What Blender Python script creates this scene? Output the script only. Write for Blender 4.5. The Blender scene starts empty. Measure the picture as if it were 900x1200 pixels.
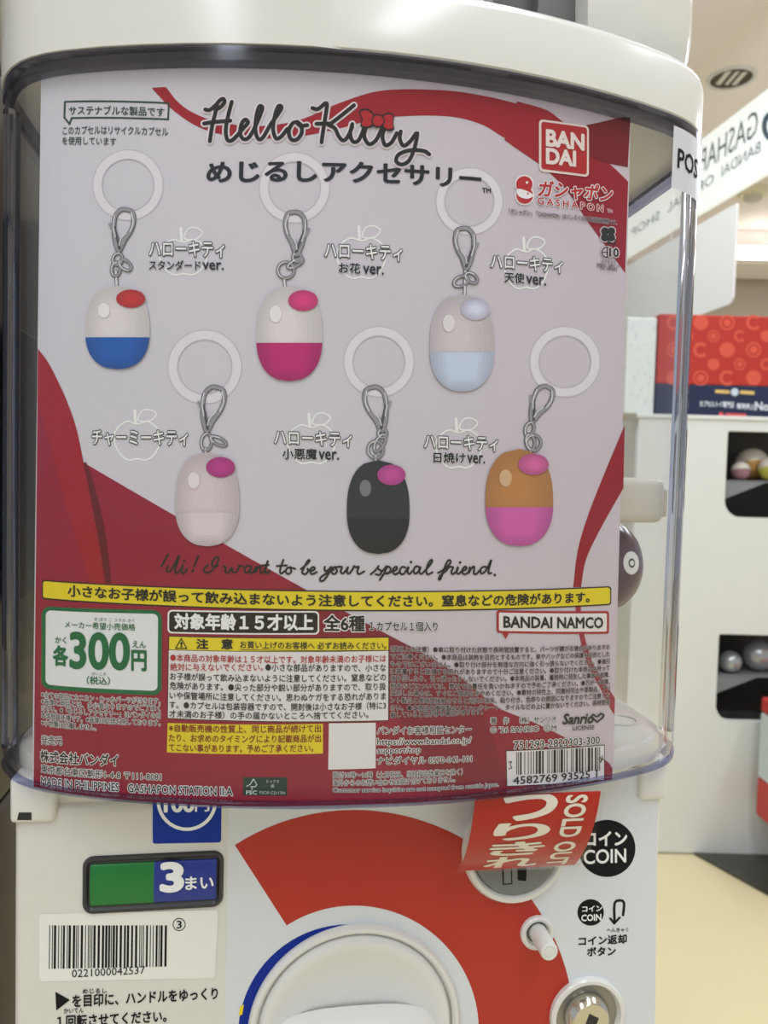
import bpy, bmesh, math, random
from mathutils import Vector, Matrix
random.seed(7)
SC = bpy.context.scene
COL = SC.collection

# ------------------------------------------------------------------ camera
CAM = Vector((0, 0, 1.0))
PITCH, ROLL, F = math.radians(2.7), math.radians(1.5), 900.0
_f = Vector((0, math.cos(PITCH), -math.sin(PITCH)))
_r0 = Vector((1, 0, 0)); _u0 = Vector((0, math.sin(PITCH), math.cos(PITCH)))
_r = math.cos(ROLL) * _r0 + math.sin(ROLL) * _u0
_u = math.cos(ROLL) * _u0 - math.sin(ROLL) * _r0
cd = bpy.data.cameras.new('camera'); cam = bpy.data.objects.new('camera', cd); COL.objects.link(cam)
R = Matrix((_r, _u, -_f)).transposed()
cam.matrix_world = Matrix.Translation(CAM) @ R.to_4x4()
cd.sensor_fit = 'VERTICAL'; cd.sensor_height = 36; cd.lens = 36 * F / 1200; cd.clip_start = .01
cd.dof.use_dof = True; cd.dof.focus_distance = .325; cd.dof.aperture_fstop = 17
SC.camera = cam

# ------------------------------------------------------------------ world, lights, exposure
W = bpy.data.worlds.new('world'); SC.world = W; W.use_nodes = True
bg = W.node_tree.nodes['Background']; bg.inputs[0].default_value = (.84, .92, 1.0, 1); bg.inputs[1].default_value = .58
def area(name, loc, sx, sy, power, col=(.84, .92, 1), rot=(0, 0, 0)):
    l = bpy.data.lights.new(name, 'AREA'); l.shape = 'RECTANGLE'; l.size = sx; l.size_y = sy; l.energy = power; l.color = col
    o = bpy.data.objects.new(name, l); COL.objects.link(o); o.location = loc; o.rotation_euler = rot
    return o
area('unseen_ceiling_light', (.55, -.55, 2.62), .25, 2.2, 23)
area('unseen_ceiling_light', (-.75, -1.3, 2.62), .25, 2.2, 24)
area('unseen_ceiling_light', (1.6, 1.2, 2.62), .25, 2.2, 24)  # unseen lamp added to brighten the far aisle
area('unseen_ceiling_light', (2.6, 3.4, 2.55), .4, 2.4, 44)
area('unseen_ceiling_light', (.35, 1.7, 2.62), .25, 1.6, 20)  # unseen lamp added to brighten the hanging board and the sign
SC.view_settings.view_transform = 'Standard'; SC.view_settings.look = 'None'
SC.view_settings.gamma = 1; SC.view_settings.use_curve_mapping = False
SC.view_settings.exposure = 0.0

# ------------------------------------------------------------------ materials
def lin(c):
    c /= 255
    return c / 12.92 if c <= .04045 else ((c + .055) / 1.055) ** 2.4
MATS = {}
def M(name, rgb=(200, 200, 200), rough=.5, metal=0, emis=0, coat=0, noise=0, nscale=60):
    if name in MATS: return MATS[name]
    m = bpy.data.materials.new(name); m.use_nodes = True; nt = m.node_tree
    b = nt.nodes['Principled BSDF']; c = (lin(rgb[0]), lin(rgb[1]), lin(rgb[2]), 1)
    b.inputs['Base Color'].default_value = c
    b.inputs['Roughness'].default_value = rough; b.inputs['Metallic'].default_value = metal
    b.inputs['Coat Weight'].default_value = coat
    if emis:
        b.inputs['Emission Color'].default_value = c; b.inputs['Emission Strength'].default_value = emis
    if noise:
        tc = nt.nodes.new('ShaderNodeTexCoord'); n = nt.nodes.new('ShaderNodeTexNoise'); n.inputs['Scale'].default_value = nscale
        n.inputs['Detail'].default_value = 4
        mx = nt.nodes.new('ShaderNodeMix'); mx.data_type = 'RGBA'
        mx.inputs[6].default_value = c
        mx.inputs[7].default_value = tuple(x * (1 - noise) for x in c[:3]) + (1,)
        nt.links.new(tc.outputs['Object'], n.inputs['Vector']); nt.links.new(n.outputs['Fac'], mx.inputs[0])
        nt.links.new(mx.outputs[2], b.inputs['Base Color'])
    MATS[name] = m; return m
def ink(r, g, b):
    m = M('ink_%d_%d_%d' % (r, g, b), tuple(min(250, c * 1.06) for c in (r, g, b)), .6); m.node_tree.nodes['Principled BSDF'].inputs['Specular IOR Level'].default_value = .15; return m
def clear(name, tint, rough=.04, ior=1.45):
    if name in MATS: return MATS[name]
    m = bpy.data.materials.new(name); m.use_nodes = True; nt = m.node_tree
    for n in list(nt.nodes): nt.nodes.remove(n)
    out = nt.nodes.new('ShaderNodeOutputMaterial'); mx = nt.nodes.new('ShaderNodeMixShader')
    ge = nt.nodes.new('ShaderNodeNewGeometry'); dp = nt.nodes.new('ShaderNodeVectorMath'); dp.operation = 'DOT_PRODUCT'
    nt.links.new(ge.outputs['Normal'], dp.inputs[0]); nt.links.new(ge.outputs['Incoming'], dp.inputs[1])
    def mth(op, a, v=None):
        n = nt.nodes.new('ShaderNodeMath'); n.operation = op; nt.links.new(a, n.inputs[0])
        if v is not None: n.inputs[1].default_value = v
        return n.outputs[0]
    fo = mth('ABSOLUTE', dp.outputs['Value']); fo = mth('MULTIPLY_ADD', fo, -1); fo.node.inputs[2].default_value = 1
    fo = mth('POWER', fo, 5); fo = mth('MULTIPLY_ADD', fo, .96); fo.node.inputs[2].default_value = ((ior - 1) / (ior + 1)) ** 2
    tr = nt.nodes.new('ShaderNodeBsdfTransparent'); tr.inputs[0].default_value = (*tint, 1)
    gl = nt.nodes.new('ShaderNodeBsdfGlossy'); gl.inputs['Roughness'].default_value = rough
    gl.inputs[0].default_value = (.9, .9, .93, 1)
    nt.links.new(fo, mx.inputs[0]); nt.links.new(tr.outputs[0], mx.inputs[1]); nt.links.new(gl.outputs[0], mx.inputs[2])
    nt.links.new(mx.outputs[0], out.inputs[0]); MATS[name] = m; return m
def glass(name, col, rough=.02, ior=1.49):
    if name in MATS: return MATS[name]
    m = bpy.data.materials.new(name); m.use_nodes = True; nt = m.node_tree
    for n in list(nt.nodes): nt.nodes.remove(n)
    out = nt.nodes.new('ShaderNodeOutputMaterial'); g = nt.nodes.new('ShaderNodeBsdfGlass')
    g.inputs[0].default_value = (*col, 1); g.inputs['Roughness'].default_value = rough; g.inputs['IOR'].default_value = ior
    nt.links.new(g.outputs[0], out.inputs[0]); MATS[name] = m; return m

WHITE = M('white_plastic', (228, 226, 222), .2)
WHITE2 = M('panel_white_plastic', (226, 222, 215), .33, noise=.03, nscale=90)
DECAL = M('decal_film', (222, 225, 230), .3)
GREY = M('grey_plastic', (120, 122, 124), .4)
DARK = M('dark_plastic', (34, 34, 36), .4)
CHROME = M('chrome', (205, 203, 195), .16, 1)
CLEAR = clear('clear_case_plastic', (.988, .988, .990), .035, 1.38)
RIM = clear('shade_tinted_lip', (.50, .50, .60), .12)  # dark tint stands in for the shade under the top housing
BLUERIM = clear('case_edge_plastic', (.62, .64, .80), .15)
BLACKINK = ink(24, 24, 28)
REDPANEL = M('panel_red_print', (184, 40, 28), .33)

# ------------------------------------------------------------------ frames and projection
S = .8
U = Vector((.9887, .150, 0)).normalized(); V = Vector((-U.y, U.x, 0)); Z = Vector((0, 0, 1))
O = CAM + S * Vector((-.0005, .385, 0))
def L(u, v, w): return O + S * (u * U + v * V + w * Z)
def ray(px, py): return _f + _r * ((px - 450) / F) + _u * ((600 - py) / F)
def lray(px, py):
    d = ray(px, py); q = CAM - O
    return Vector((q.dot(U), q.dot(V), q.z)) / S, Vector((d.dot(U), d.dot(V), d.z)) / S
def bgp(px, py, Y):                       # point of a pixel ray on the plane y = Y
    d = ray(px, py); return CAM + d * (Y / d.y)

EPS = .00012
def vfront(u): return 1.12 * u * u + (abs(u) / .205) ** 16 * .032     # plan of the bowed case front
class Card:                               # the display card, bowed parallel to the case front
    gap, cut = .0065, .006
    def v(s, u): return s.gap + vfront(u)
    def hit(s, px, py):
        o, d = lray(px, py); t = (.40 - o.y) / d.y if False else .40
        for _ in range(40):
            p = o + d * t; t += .8 * (s.v(p.x) - p.y) / d.y
        p = o + d * t
        return Vector((p.x, p.z))
    def pos(s, a, b, off): return L(a, s.v(a) - off, b)
class Plane:                              # a flat face of the machine at depth v
    cut = 0
    def __init__(s, v): s.v = v
    def hit(s, px, py):
        o, d = lray(px, py); p = o + d * ((s.v - o.y) / d.y); return Vector((p.x, p.z))
    def pos(s, a, b, off): return L(a, s.v - off, b)
class Wall:                               # any vertical plane in the room: origin, direction
    cut = 0
    def __init__(s, org, dx, n): s.o, s.dx, s.n = Vector(org), Vector(dx).normalized(), Vector(n).normalized()
    def hit(s, px, py):
        d = ray(px, py); t = (s.o - CAM).dot(s.n) / d.dot(s.n); p = CAM + d * t - s.o
        return Vector((p.dot(s.dx), p.z))
    def pos(s, a, b, off): return s.o + s.dx * a + Z * b - s.n * off

# ------------------------------------------------------------------ object helpers
def empty(name, loc, label, cat, group=None, rz=0):
    o = bpy.data.objects.new(name, None); COL.objects.link(o); o.empty_display_size = .05
    o.matrix_world = Matrix.Translation(Vector(loc)) @ Matrix.Rotation(rz, 4, 'Z')
    o['label'] = label; o['category'] = cat
    if group: o['group'] = group
    return o
def wm(o):
    m = o.matrix_basis.copy()
    while o.parent: o = o.parent; m = o.matrix_basis @ m
    return m
def link(name, bm, mats, parent=None, smooth=False, label=None):
    me = bpy.data.meshes.new(name)
    if parent: bm.transform(wm(parent).inverted())
    bm.to_mesh(me); bm.free()
    for m in (mats if isinstance(mats, (list, tuple)) else [mats]): me.materials.append(m)
    if smooth:
        for p in me.polygons: p.use_smooth = True
        try: me.set_sharp_from_angle(angle=math.radians(38))
        except Exception: pass
    o = bpy.data.objects.new(name, me); COL.objects.link(o)
    if parent: o.parent = parent
    if label: o['label'] = label
    return o
def tag(o, label, cat, group=None):
    o['label'] = label; o['category'] = cat
    if group: o['group'] = group
    return o
def struct(o): o['kind'] = 'structure'; return o
def centre_origin(o):
    me = o.data; c = sum((v.co for v in me.vertices), Vector()) / len(me.vertices)
    zmin = min(v.co.z for v in me.vertices); c.z = zmin
    me.transform(Matrix.Translation(-c)); o.location = o.location + c
    return o

# ------------------------------------------------------------------ solid helpers (local machine units)
def bm_new(): return bmesh.new()
def box_l(bm, u0, u1, v0, v1, w0, w1, bev=0, seg=3, fn=L):
    t = bmesh.new()
    vs = [t.verts.new((u, v, w)) for w in (w0, w1) for v in (v0, v1) for u in (u0, u1)]
    for f in ((0, 1, 3, 2), (4, 6, 7, 5), (0, 4, 5, 1), (2, 3, 7, 6), (0, 2, 6, 4), (1, 5, 7, 3)): t.faces.new([vs[i] for i in f])
    if bev: bmesh.ops.bevel(t, geom=list(t.edges), offset=bev, segments=seg, profile=.5, affect='EDGES')
    merge(bm, t, fn)
def merge(bm, t, fn=None, mi=0):
    mp = {}
    for v in t.verts: mp[v] = bm.verts.new(fn(*v.co) if fn else v.co)
    for f in t.faces:
        try: g = bm.faces.new([mp[v] for v in f.verts]); g.material_index = mi
        except ValueError: pass
    t.free()
ID = lambda x, y, z: Vector((x, y, z))
def loft(bm, rings, close=True, cap0=False, cap1=False):
    n = len(rings[0]); vs = [[bm.verts.new(p) for p in r] for r in rings]
    for a, b in zip(vs, vs[1:]):
        for i in range(n if close else n - 1):
            j = (i + 1) % n; bm.faces.new((a[i], a[j], b[j], b[i]))
    if cap0: bm.faces.new(vs[0][::-1])
    if cap1: bm.faces.new(vs[-1])
    return vs
def lathe(bm, u0, w0, prof, n=64, sx=1, sw=1, cap=True):          # profile of (radius, v), axis along v
    rings = [[L(u0 + r * math.cos(2 * math.pi * i / n) * sx, v, w0 + r * math.sin(2 * math.pi * i / n) * sw) for i in range(n)] for r, v in prof]
    loft(bm, rings, True, False, cap)
def tube(bm, pts, r, n=10):
    rings = []
    for i, p in enumerate(pts):
        d = (pts[min(i + 1, len(pts) - 1)] - pts[max(i - 1, 0)]).normalized()
        a = d.orthogonal().normalized(); b = d.cross(a)
        rings.append([p + r * (a * math.cos(2 * math.pi * k / n) + b * math.sin(2 * math.pi * k / n)) for k in range(n)])
    loft(bm, rings, True, True, True)
def sphere(bm, c, r, sc=(1, 1, 1), seg=24, mi=0):
    t = bmesh.new(); bmesh.ops.create_uvsphere(t, u_segments=seg, v_segments=seg // 2, radius=r)
    merge(bm, t, lambda x, y, z: Vector(c) + Vector((x * sc[0], y * sc[1], z * sc[2])), mi)

# ------------------------------------------------------------------ printing helpers
def catmull(pts, n=6, closed=False):
    P = [Vector(p) for p in pts]; out = []
    N = len(P); rng = range(N if closed else N - 1)
    for i in rng:
        p1, p2 = P[i], P[(i + 1) % N]
        p0 = P[i - 1] if (i > 0 or closed) else p1 * 2 - p2
        p3 = P[(i + 2) % N] if (i + 2 < N or closed) else p2 * 2 - p1
        for k in range(n):
            t = k / n
            out.append(.5 * ((2 * p1) + (p2 - p0) * t + (2 * p0 - 5 * p1 + 4 * p2 - p3) * t * t + (3 * p1 - p0 - 3 * p2 + p3) * t ** 3))
    if not closed: out.append(P[-1])
    return out
_cu = bpy.data.curves.new('type', 'FONT'); _co = bpy.data.objects.new('type', _cu)
_cu.resolution_u = 2; _cu.fill_mode = 'FRONT'
def glyphs(body, offset=0, shear=0, spacing=1, fine=False):
    _cu.resolution_u = 7 if fine else 2
    _cu.body = body; _cu.shear = shear; _cu.space_character = spacing
    me = bpy.data.meshes.new_from_object(_co)
    vs = [Vector((v.co.x, v.co.y, 0)) for v in me.vertices]; fs = [tuple(p.vertices) for p in me.polygons]
    bpy.data.meshes.remove(me)
    if offset and vs:                                # heavier weight: the same glyphs struck several times round a small circle
        k = 5 if offset < .022 else (8 if offset < .04 else 16); n = len(vs); v2, f2 = [], []
        for i in range(k):
            d = Vector((math.cos(2 * math.pi * i / k) * offset, math.sin(2 * math.pi * i / k) * offset, .64 * i / k))
            v2 += [v + d for v in vs]; f2 += [tuple(j + n * i for j in f) for f in fs]
        if offset > .022: v2 += [v + Vector((0, 0, .72)) for v in vs]; f2 += [tuple(j + n * k for j in f) for f in fs]
        vs, fs = v2, f2
    return vs, fs
class Print:
    """one printed sheet or panel: polygons, strokes and lettering gathered into one mesh on a surface"""
    def __init__(s, surf): s.s = surf; s.bm = bmesh.new(); s.mats = []
    def mi(s, m):
        if m not in s.mats: s.mats.append(m)
        return s.mats.index(m)
    def add2(s, vs, fs, mat, layer, big=False):
        t = bmesh.new(); V_ = [t.verts.new((p[0], p[1], p[2] if len(p) > 2 else 0)) for p in vs]
        for f in fs:
            if len(set(f)) < 3: continue
            try: t.faces.new([V_[i] for i in f])
            except ValueError: pass
        if any(len(f.verts) > 4 for f in t.faces): bmesh.ops.triangulate(t, faces=[f for f in t.faces if len(f.verts) > 4], ngon_method='BEAUTY')
        cut = s.s.cut
        if big and cut:
            xs = [v.co.x for v in t.verts]; k = math.ceil(min(xs) / cut)
            while k * cut < max(xs):
                bmesh.ops.bisect_plane(t, geom=list(t.verts) + list(t.edges) + list(t.faces), plane_co=(k * cut, 0, 0), plane_no=(1, 0, 0), dist=1e-7)
                k += 1
        merge(s.bm, t, lambda x, y, z: s.s.pos(x, y, (layer + z) * EPS), s.mi(mat))
    def poly(s, pts, mat, layer, smooth=False, n=6):                 # outline given where it is seen
        if smooth: pts = catmull(pts, n, True)
        vs = [s.s.hit(*p) for p in pts]
        s.add2(vs, [tuple(range(len(vs)))], mat, layer, True); return s
    def poly2(s, vs, mat, layer):
        s.add2(vs, [tuple(range(len(vs)))], mat, layer, True); return s
    def rrect(s, tl, tr, br, bl, r, mat, layer, n=6):                # rounded quad, r in px
        P = [Vector(p) for p in (tl, tr, br, bl)]; out = []
        for i in range(4):
            p = P[i]; a = (P[i - 1] - p).normalized() * r; b = (P[(i + 1) % 4] - p).normalized() * r
            c = p + a + b
            for k in range(n + 1):
                th = math.pi / 2 * k / n
                out.append(c - b * math.cos(th) - a * math.sin(th))
        return s.poly(out, mat, layer)
    def disc(s, c, r, mat, layer, r2=0, n=40, a0=0, a1=360, ry=None):
        ry = ry or 1
        P = lambda rr, k: s.s.hit(c[0] + rr * math.cos(math.radians(a0 + (a1 - a0) * k / n)), c[1] - ry * rr * math.sin(math.radians(a0 + (a1 - a0) * k / n)))
        if r2:
            vs = [P(r, k) for k in range(n + 1)] + [P(r2, k) for k in range(n + 1)]
            s.add2(vs, [(k, k + 1, n + 2 + k, n + 1 + k) for k in range(n)], mat, layer)
        else:
            s.add2([P(r, k) for k in range(n)], [tuple(range(n))], mat, layer, True)
        return s
    def stroke(s, pts, wpx, mat, layer, smooth=True, closed=False, n=6):
        s.cnt = getattr(s, 'cnt', 0) + 1; layer += .06 * (s.cnt % 5)
        if not smooth:                                # straight pieces with round joins
            P = [Vector(p) for p in pts]
            for k, (p, q) in enumerate(zip(P, P[1:])):
                nn = (q - p).normalized(); nn = Vector((-nn.y, nn.x)) * wpx / 2
                s.add2([s.s.hit(*x) for x in (p + nn, q + nn, q - nn, p - nn)], [(0, 1, 2, 3)], mat, layer + .02 * k, True)
                s.disc(q, wpx / 2, mat, layer + .3 + .02 * k, n=10)
            s.disc(P[0], wpx / 2, mat, layer + .5, n=10)
            return s
        P = catmull(pts, n, closed)
        if closed: P = P + [P[0]]
        N = len(P); vs = []; fs = []
        for i, p in enumerate(P):
            if closed and i in (0, N - 1): d = P[1] - P[N - 2]
            else: d = P[min(i + 1, N - 1)] - P[max(i - 1, 0)]
            if d.length < 1e-6: d = Vector((1, 0))
            d = d.normalized(); nn = Vector((-d.y, d.x)) * wpx / 2; z = .3 * i / N
            vs += [(*s.s.hit(*(p + nn)), z), (*s.s.hit(*(p - nn)), z)]
        fs = [(2 * i, 2 * i + 2, 2 * i + 3, 2 * i + 1) for i in range(N - 1)]
        s.add2(vs, fs, mat, layer)
        if not closed:
            for p in (P[0], P[-1]): s.disc(p, wpx / 2, mat, layer + .4, n=12)
        return s
    def text2(s, body, A, X, Y, mat, layer, bold=.0, shear=0, outline=None, ow=.06, spacing=1, big=False, fine=False):
        vs, fs = glyphs(body, 0, shear, spacing, fine)
        if not vs: return s
        x0 = min(v.x for v in vs); x1 = max(v.x for v in vs); y0 = min(v.y for v in vs); y1 = max(v.y for v in vs)
        mp = lambda v: Vector((*(A + X * ((v.x - x0) / (x1 - x0)) + Y * ((v.y - y0) / (y1 - y0))), v.z))
        if outline:
            v2, f2 = glyphs(body, bold + ow, shear, spacing, fine); s.add2([mp(v) for v in v2], f2, outline, layer, big)
        if bold: vs, fs = glyphs(body, bold, shear, spacing, fine)
        s.add2([mp(v) for v in vs], fs, mat, layer + 1, big); return s
    def text(s, body, bl, br, h, mat, layer, **k):                   # ink box: bottom-left, bottom-right, height
        A = s.s.hit(*bl); B = s.s.hit(*br); T = s.s.hit(bl[0], bl[1] - h)
        return s.text2(body, A, B - A, T - A, mat, layer, big=h > 20, fine=h > 15.5, **k)
    def build(s, name, parent, label=None):
        return link(name, s.bm, s.mats, parent, label=label)

# ================================================================== THE ROOM
def world_box(bm, x0, x1, y0, y1, z0, z1, bev=0): box_l(bm, x0, x1, y0, y1, z0, z1, bev, fn=ID)
FLOOR = M('cream_floor', (228, 214, 172), .45, noise=.08, nscale=3)
CEIL = M('beige_ceiling', (250, 240, 236), .8)
WALLM = M('beige_wall', (168, 156, 138), .8)
b = bm_new(); world_box(b, -4, 5, -4, 6, -.05, 0); struct(link('floor', b, FLOOR))
b = bm_new(); world_box(b, -4, 5, -4, 6, 2.7, 2.75); struct(link('ceiling', b, CEIL))
b = bm_new(); world_box(b, -4, 5, 5.6, 5.7, 0, 2.7); struct(link('wall_back', b, WALLM))
b = bm_new(); world_box(b, .6, 5, 5.2, 5.599, 2.48, 2.699, .01); struct(link('trim_1', b, CEIL))
# dark mottled strip of floor under the far units
ds = bmesh.new()
A = [Vector((*(CAM + ray(px, py) * (-1.0 / ray(px, py).z)).to_2d(), .002)) for px, py in ((812, 1000), (835, 1000), (905, 1042), (905, 1056))]
fl = lambda px, py: (CAM + ray(px, py) * (-1.0 / ray(px, py).z))
q = [fl(812, 1001), fl(905, 1053), fl(1050, 1120), fl(1050, 990), fl(812, 985)]
vs = [ds.verts.new((p.x, p.y, .001)) for p in q] + [ds.verts.new((p.x, p.y, .006)) for p in q]
n = len(q)
ds.faces.new(vs[:n][::-1]); ds.faces.new(vs[n:])
for i in range(n): ds.faces.new((vs[i], vs[(i + 1) % n], vs[n + (i + 1) % n], vs[n + i]))
struct(link('trim_2', ds, M('dark_mottled', (74, 76, 66), .25, noise=.7, nscale=14)))

# ================================================================== CAPSULE MACHINE
MROOT = empty('capsule_machine', (O.x, O.y, 0), 'white coin operated capsule machine with clear bowed case and red dial panel', 'capsule machine', rz=math.atan2(U.y, U.x))
def plan():
    us = [-.2035, -.2, -.196, -.191, -.185, -.178, -.17] + [-.16 + .02 * i for i in range(17)] + [.17, .178, .185, .191, .196, .2, .2035]
    P = [Vector((u, vfront(u))) for u in us]
    P += [Vector(p) for p in ((.2055, .088), (.206, .11), (.206, .16), (.205, .22), (.203, .28), (.198, .305), (.186, .318), (.16, .322))]
    P += [Vector(p) for p in ((.05, .324), (-.05, .324), (-.16, .322), (-.186, .318), (-.198, .305), (-.203, .28), (-.205, .22), (-.206, .16), (-.206, .11), (-.2055, .088))]
    return P
PL = plan(); NF = 31
def off(d, P=PL):                                   # inset loop by d
    n = len(P); o = []
    for i in range(n):
        t = (P[(i + 1) % n] - P[i - 1]).normalized(); o.append(P[i] + Vector((-t.y, t.x)) * d)
    return o
def ring(P, w): return [L(p.x, p.y, w) for p in P]
WT, WB = .2050, -.1700
# -- clear case
b = bm_new()
loft(b, [ring(off(.010), WB), ring(off(.004), WB + .001), ring(off(.001), WB + .004), ring(PL, WB + .009), ring(PL, WT), ring(off(.0035), WT), ring(off(.0035), WB + .009), ring(off(.010), WB)])
CASE = link('clear_case', b, CLEAR, MROOT, True, 'transparent bowed plastic case')
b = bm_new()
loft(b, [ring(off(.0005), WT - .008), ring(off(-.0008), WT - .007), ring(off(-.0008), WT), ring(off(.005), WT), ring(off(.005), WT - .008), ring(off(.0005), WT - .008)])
link('upper_lip', b, RIM, CASE, True, 'lip along the top, tinted dark for the shade under the housing')
b = bm_new()
loft(b, [ring(off(.008), WB - .0005), ring(off(.001), WB), ring(off(-.0006), WB + .0015), ring(off(-.0004), WB + .003), ring(off(.004), WB + .003), ring(off(.008), WB - .0005)])
link('lower_lip', b, BLUERIM, CASE, True, 'bluish lip along the bottom')
for sgn in (1, -1):                                  # thick moulded uprights in the front corners
    b = bm_new(); pts = []
    for (u, dv) in ((.1985, .0), (.2025, .0)):
        pts.append((sgn * u, vfront(u) + .006))
    c = Vector((sgn * .1990, vfront(.1990) + .0095))
    rr = [[L(c.x + .0042 * math.cos(k * math.pi / 8), c.y + .0060 * math.sin(k * math.pi / 8), w) for k in range(16)] for w in (WB + .012, -.05, .08, WT - .013)]
    loft(b, rr, True, True, True)
    link('corner_upright', b, glass('corner_glass', (.80, .82, .90), .05), CASE, True)
b = bm_new()                                         # white floor tray of the case
def toff(d):
    return [Vector((p.x, max(p.y, vfront(p.x) + .0095 + (d - .0085))) if p.y < .1 and abs(p.x) < .185 else p) for p in off(d)]
loft(b, [ring(toff(.012), WB), ring(toff(.0085), WB + .002), ring(toff(.0085), WB + .0105), ring(toff(.0095), WB + .013), ring(toff(.013), WB + .0145)], True, True, True)
tray = link('case_tray', b, WHITE, MROOT, True)
b = bm_new()
n = 40
rr = [[L(.172 + r * math.cos(2 * math.pi * i / n), .085 + r * .9 * math.sin(2 * math.pi * i / n), WB + .0146 + h) for i in range(n)] for r, h in ((.0125, 0), (.0122, .0006), (.0112, .0006), (.0108, 0))]
loft(b, rr); link('moulded_ring', b, WHITE, tray, True)
b = bm_new(); box_l(b, -.17, .17, .296, .312, WB + .016, WT - .002, .004, 2)
link('unseen_rear_panel', b, M('rear_grey', (70, 67, 72), .6), MROOT, True)  # unseen panel, added so the clear side walls reflect dark grey
# -- top housing
TS = .2365
b = bm_new()
def half(P, lo, hi): return [Vector((min(max(p.x, lo), hi), p.y)) for p in P]
UX = -.0255
loft(b, [ring(off(.02), WT), ring(off(.001), WT), ring(off(-.0006), WT + .0015), ring(off(-.0006), TS - .003), ring(off(.0006), TS), ring(off(.0035), TS + .003), ring(off(.009), TS + .0052), ring(off(.016), TS + .006)], True, True, True)
HOUS = link('top_housing', b, WHITE, MROOT, True)
b = bm_new()                                         # left cover, flush with the housing, rising above
PLl = [Vector((min(p.x, UX - .0006), p.y if p.x < UX else (p.y if p.y > .1 else vfront(UX)))) for p in off(-.0014)]
seen = []
for p in PLl:
    if not seen or (p - seen[-1]).length > 1e-5: seen.append(p)
PLl = seen
loft(b, [ring(PLl, WT + .0006), ring(PLl, .30), ring([p * .99 for p in PLl], .304)], True, True, True)
link('left_cover', b, WHITE, MROOT, True)
b = bm_new()                                         # right upper block: two blocks with a recess between
def upper(b, u0, u1, rnd):
    P = []
    for i in range(13):
        u = u0 + (u1 - u0) * i / 12; P.append(Vector((u, vfront(u * .94) + .018)))
    P[-1].y += rnd * .6; P[-2].y += rnd * .12
    P += [Vector((u1 + .002, P[-1].y + .03)), Vector((u1, .25)), Vector((u0, .25))]
    def ins(d): 
        cx = (u0 + u1) / 2
        return [Vector((p.x + (d if p.x > cx else -d) * .6, p.y - d)) for p in P]
    loft(b, [ring(ins(-.013), TS + .0045), ring(ins(-.009), TS + .0056), ring(ins(-.006), TS + .008), ring(ins(-.003), TS + .013), ring(ins(-.001), TS + .02), ring(P, TS + .03), ring(P, .31)], True, True, True)
upper(b, UX + .002, .0515, 0)
link('upper_block', b, WHITE, MROOT, True)
b = bm_new(); upper(b, .110, .1905, .012)
link('upper_block', b, WHITE, MROOT, True)
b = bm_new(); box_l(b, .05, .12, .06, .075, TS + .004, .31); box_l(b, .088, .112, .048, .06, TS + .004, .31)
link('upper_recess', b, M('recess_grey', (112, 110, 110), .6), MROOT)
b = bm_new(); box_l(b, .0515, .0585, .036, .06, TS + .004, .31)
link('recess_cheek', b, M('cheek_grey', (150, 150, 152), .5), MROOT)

# -- body with its flat front
VP = .055
FACE = Plane(VP)
uL = FACE.hit(15, 1030)[0]; uR = FACE.hit(774, 1030)[0]
b = bm_new()
box_l(b, uL, uR, VP, .32, -.72, WB - .016, .006, 4)
box_l(b, uL + .001, uR - .001, VP + .004, .32, WB - .018, WB - .0005, .002, 2)
BODY = link('body', b, WHITE2, MROOT, True)
b = bm_new()
box_l(b, uL - .01, uR + .01, VP - .005, .33, -1.0 / S + .0, -.7205, .008, 3)
link('base_cabinet', b, WHITE2, MROOT, True)
# latches under the case
def latch(px0, px1, py1, flip, nm='case_latch'):
    a = FACE.hit(px0, py1); c = FACE.hit(px1, py1); b = bm_new()
    box_l(b, a[0], c[0], VP - .004, VP + .02, a[1], WB + .002, .003, 3)
    return link(nm, b, WHITE, MROOT, True)
l1 = latch(13, 66, 963, 0)
P1 = Plane(VP - .004); p = Print(P1); p.poly([(22, 952), (37, 952), (37, 961), (20, 961)], DARK, 1); p.build('latch_notch', l1, 'small dark notch')
l2 = latch(746, 779, 936, 1)

# -- prints on the front panel
def P_(surf=FACE): return Print(surf)
p = P_(); p.rrect((268, 900), (771, 900), (766, 1320), (262, 1320), 3, DECAL, 1); p.build('front_decal', BODY)
CX, CY = 415, 1207
p = P_()
N = 60; a0, a1 = 122.8, -70
outer = [(CX + 258 * math.cos(math.radians(a0 + (a1 - a0) * k / N)), CY - 258 * math.sin(math.radians(a0 + (a1 - a0) * k / N))) for k in range(N + 1)]
inner = [(CX + 146 * math.cos(math.radians(a0 + (a1 - a0) * k / N)), CY - 146 * math.sin(math.radians(a0 + (a1 - a0) * k / N))) for k in range(N + 1)]
vs = [FACE.hit(*q) for q in outer + inner]
p.add2(vs, [(k, k + 1, N + 2 + k, N + 1 + k) for k in range(N)], REDPANEL, 2); p.build('red_arc_print', BODY)
p = P_(); p.disc((409, 1213), 130, ink(22, 46, 140), 2, r2=100, n=80)
p.poly([(281, 1180), (286, 1176), (284, 1188), (280, 1190)], ink(232, 208, 40), 4); p.build('blue_ring_print', BODY)
p = P_(); p.disc((711, 994), 33.5, BLACKINK, 2)
p.text('コイン', (685, 990.5), (734, 990), 16, ink(235, 235, 235), 3, bold=.035)
p.text('COIN', (684, 1012), (733, 1010), 16, ink(235, 235, 235), 3, bold=.02); p.build('coin_badge', BODY)
p = P_(); p.disc((692, 1069), 15.5, BLACKINK, 2)
p.text('コイン', (682, 1068), (705, 1067), 6.5, ink(235, 235, 235), 3, bold=.03)
p.text('COIN', (681, 1079), (704, 1078), 7.5, ink(235, 235, 235), 3, bold=.03)
p.stroke([(730, 1072), (731, 1058), (726, 1055), (720, 1059), (720, 1081)], 3, BLACKINK, 2)
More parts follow.
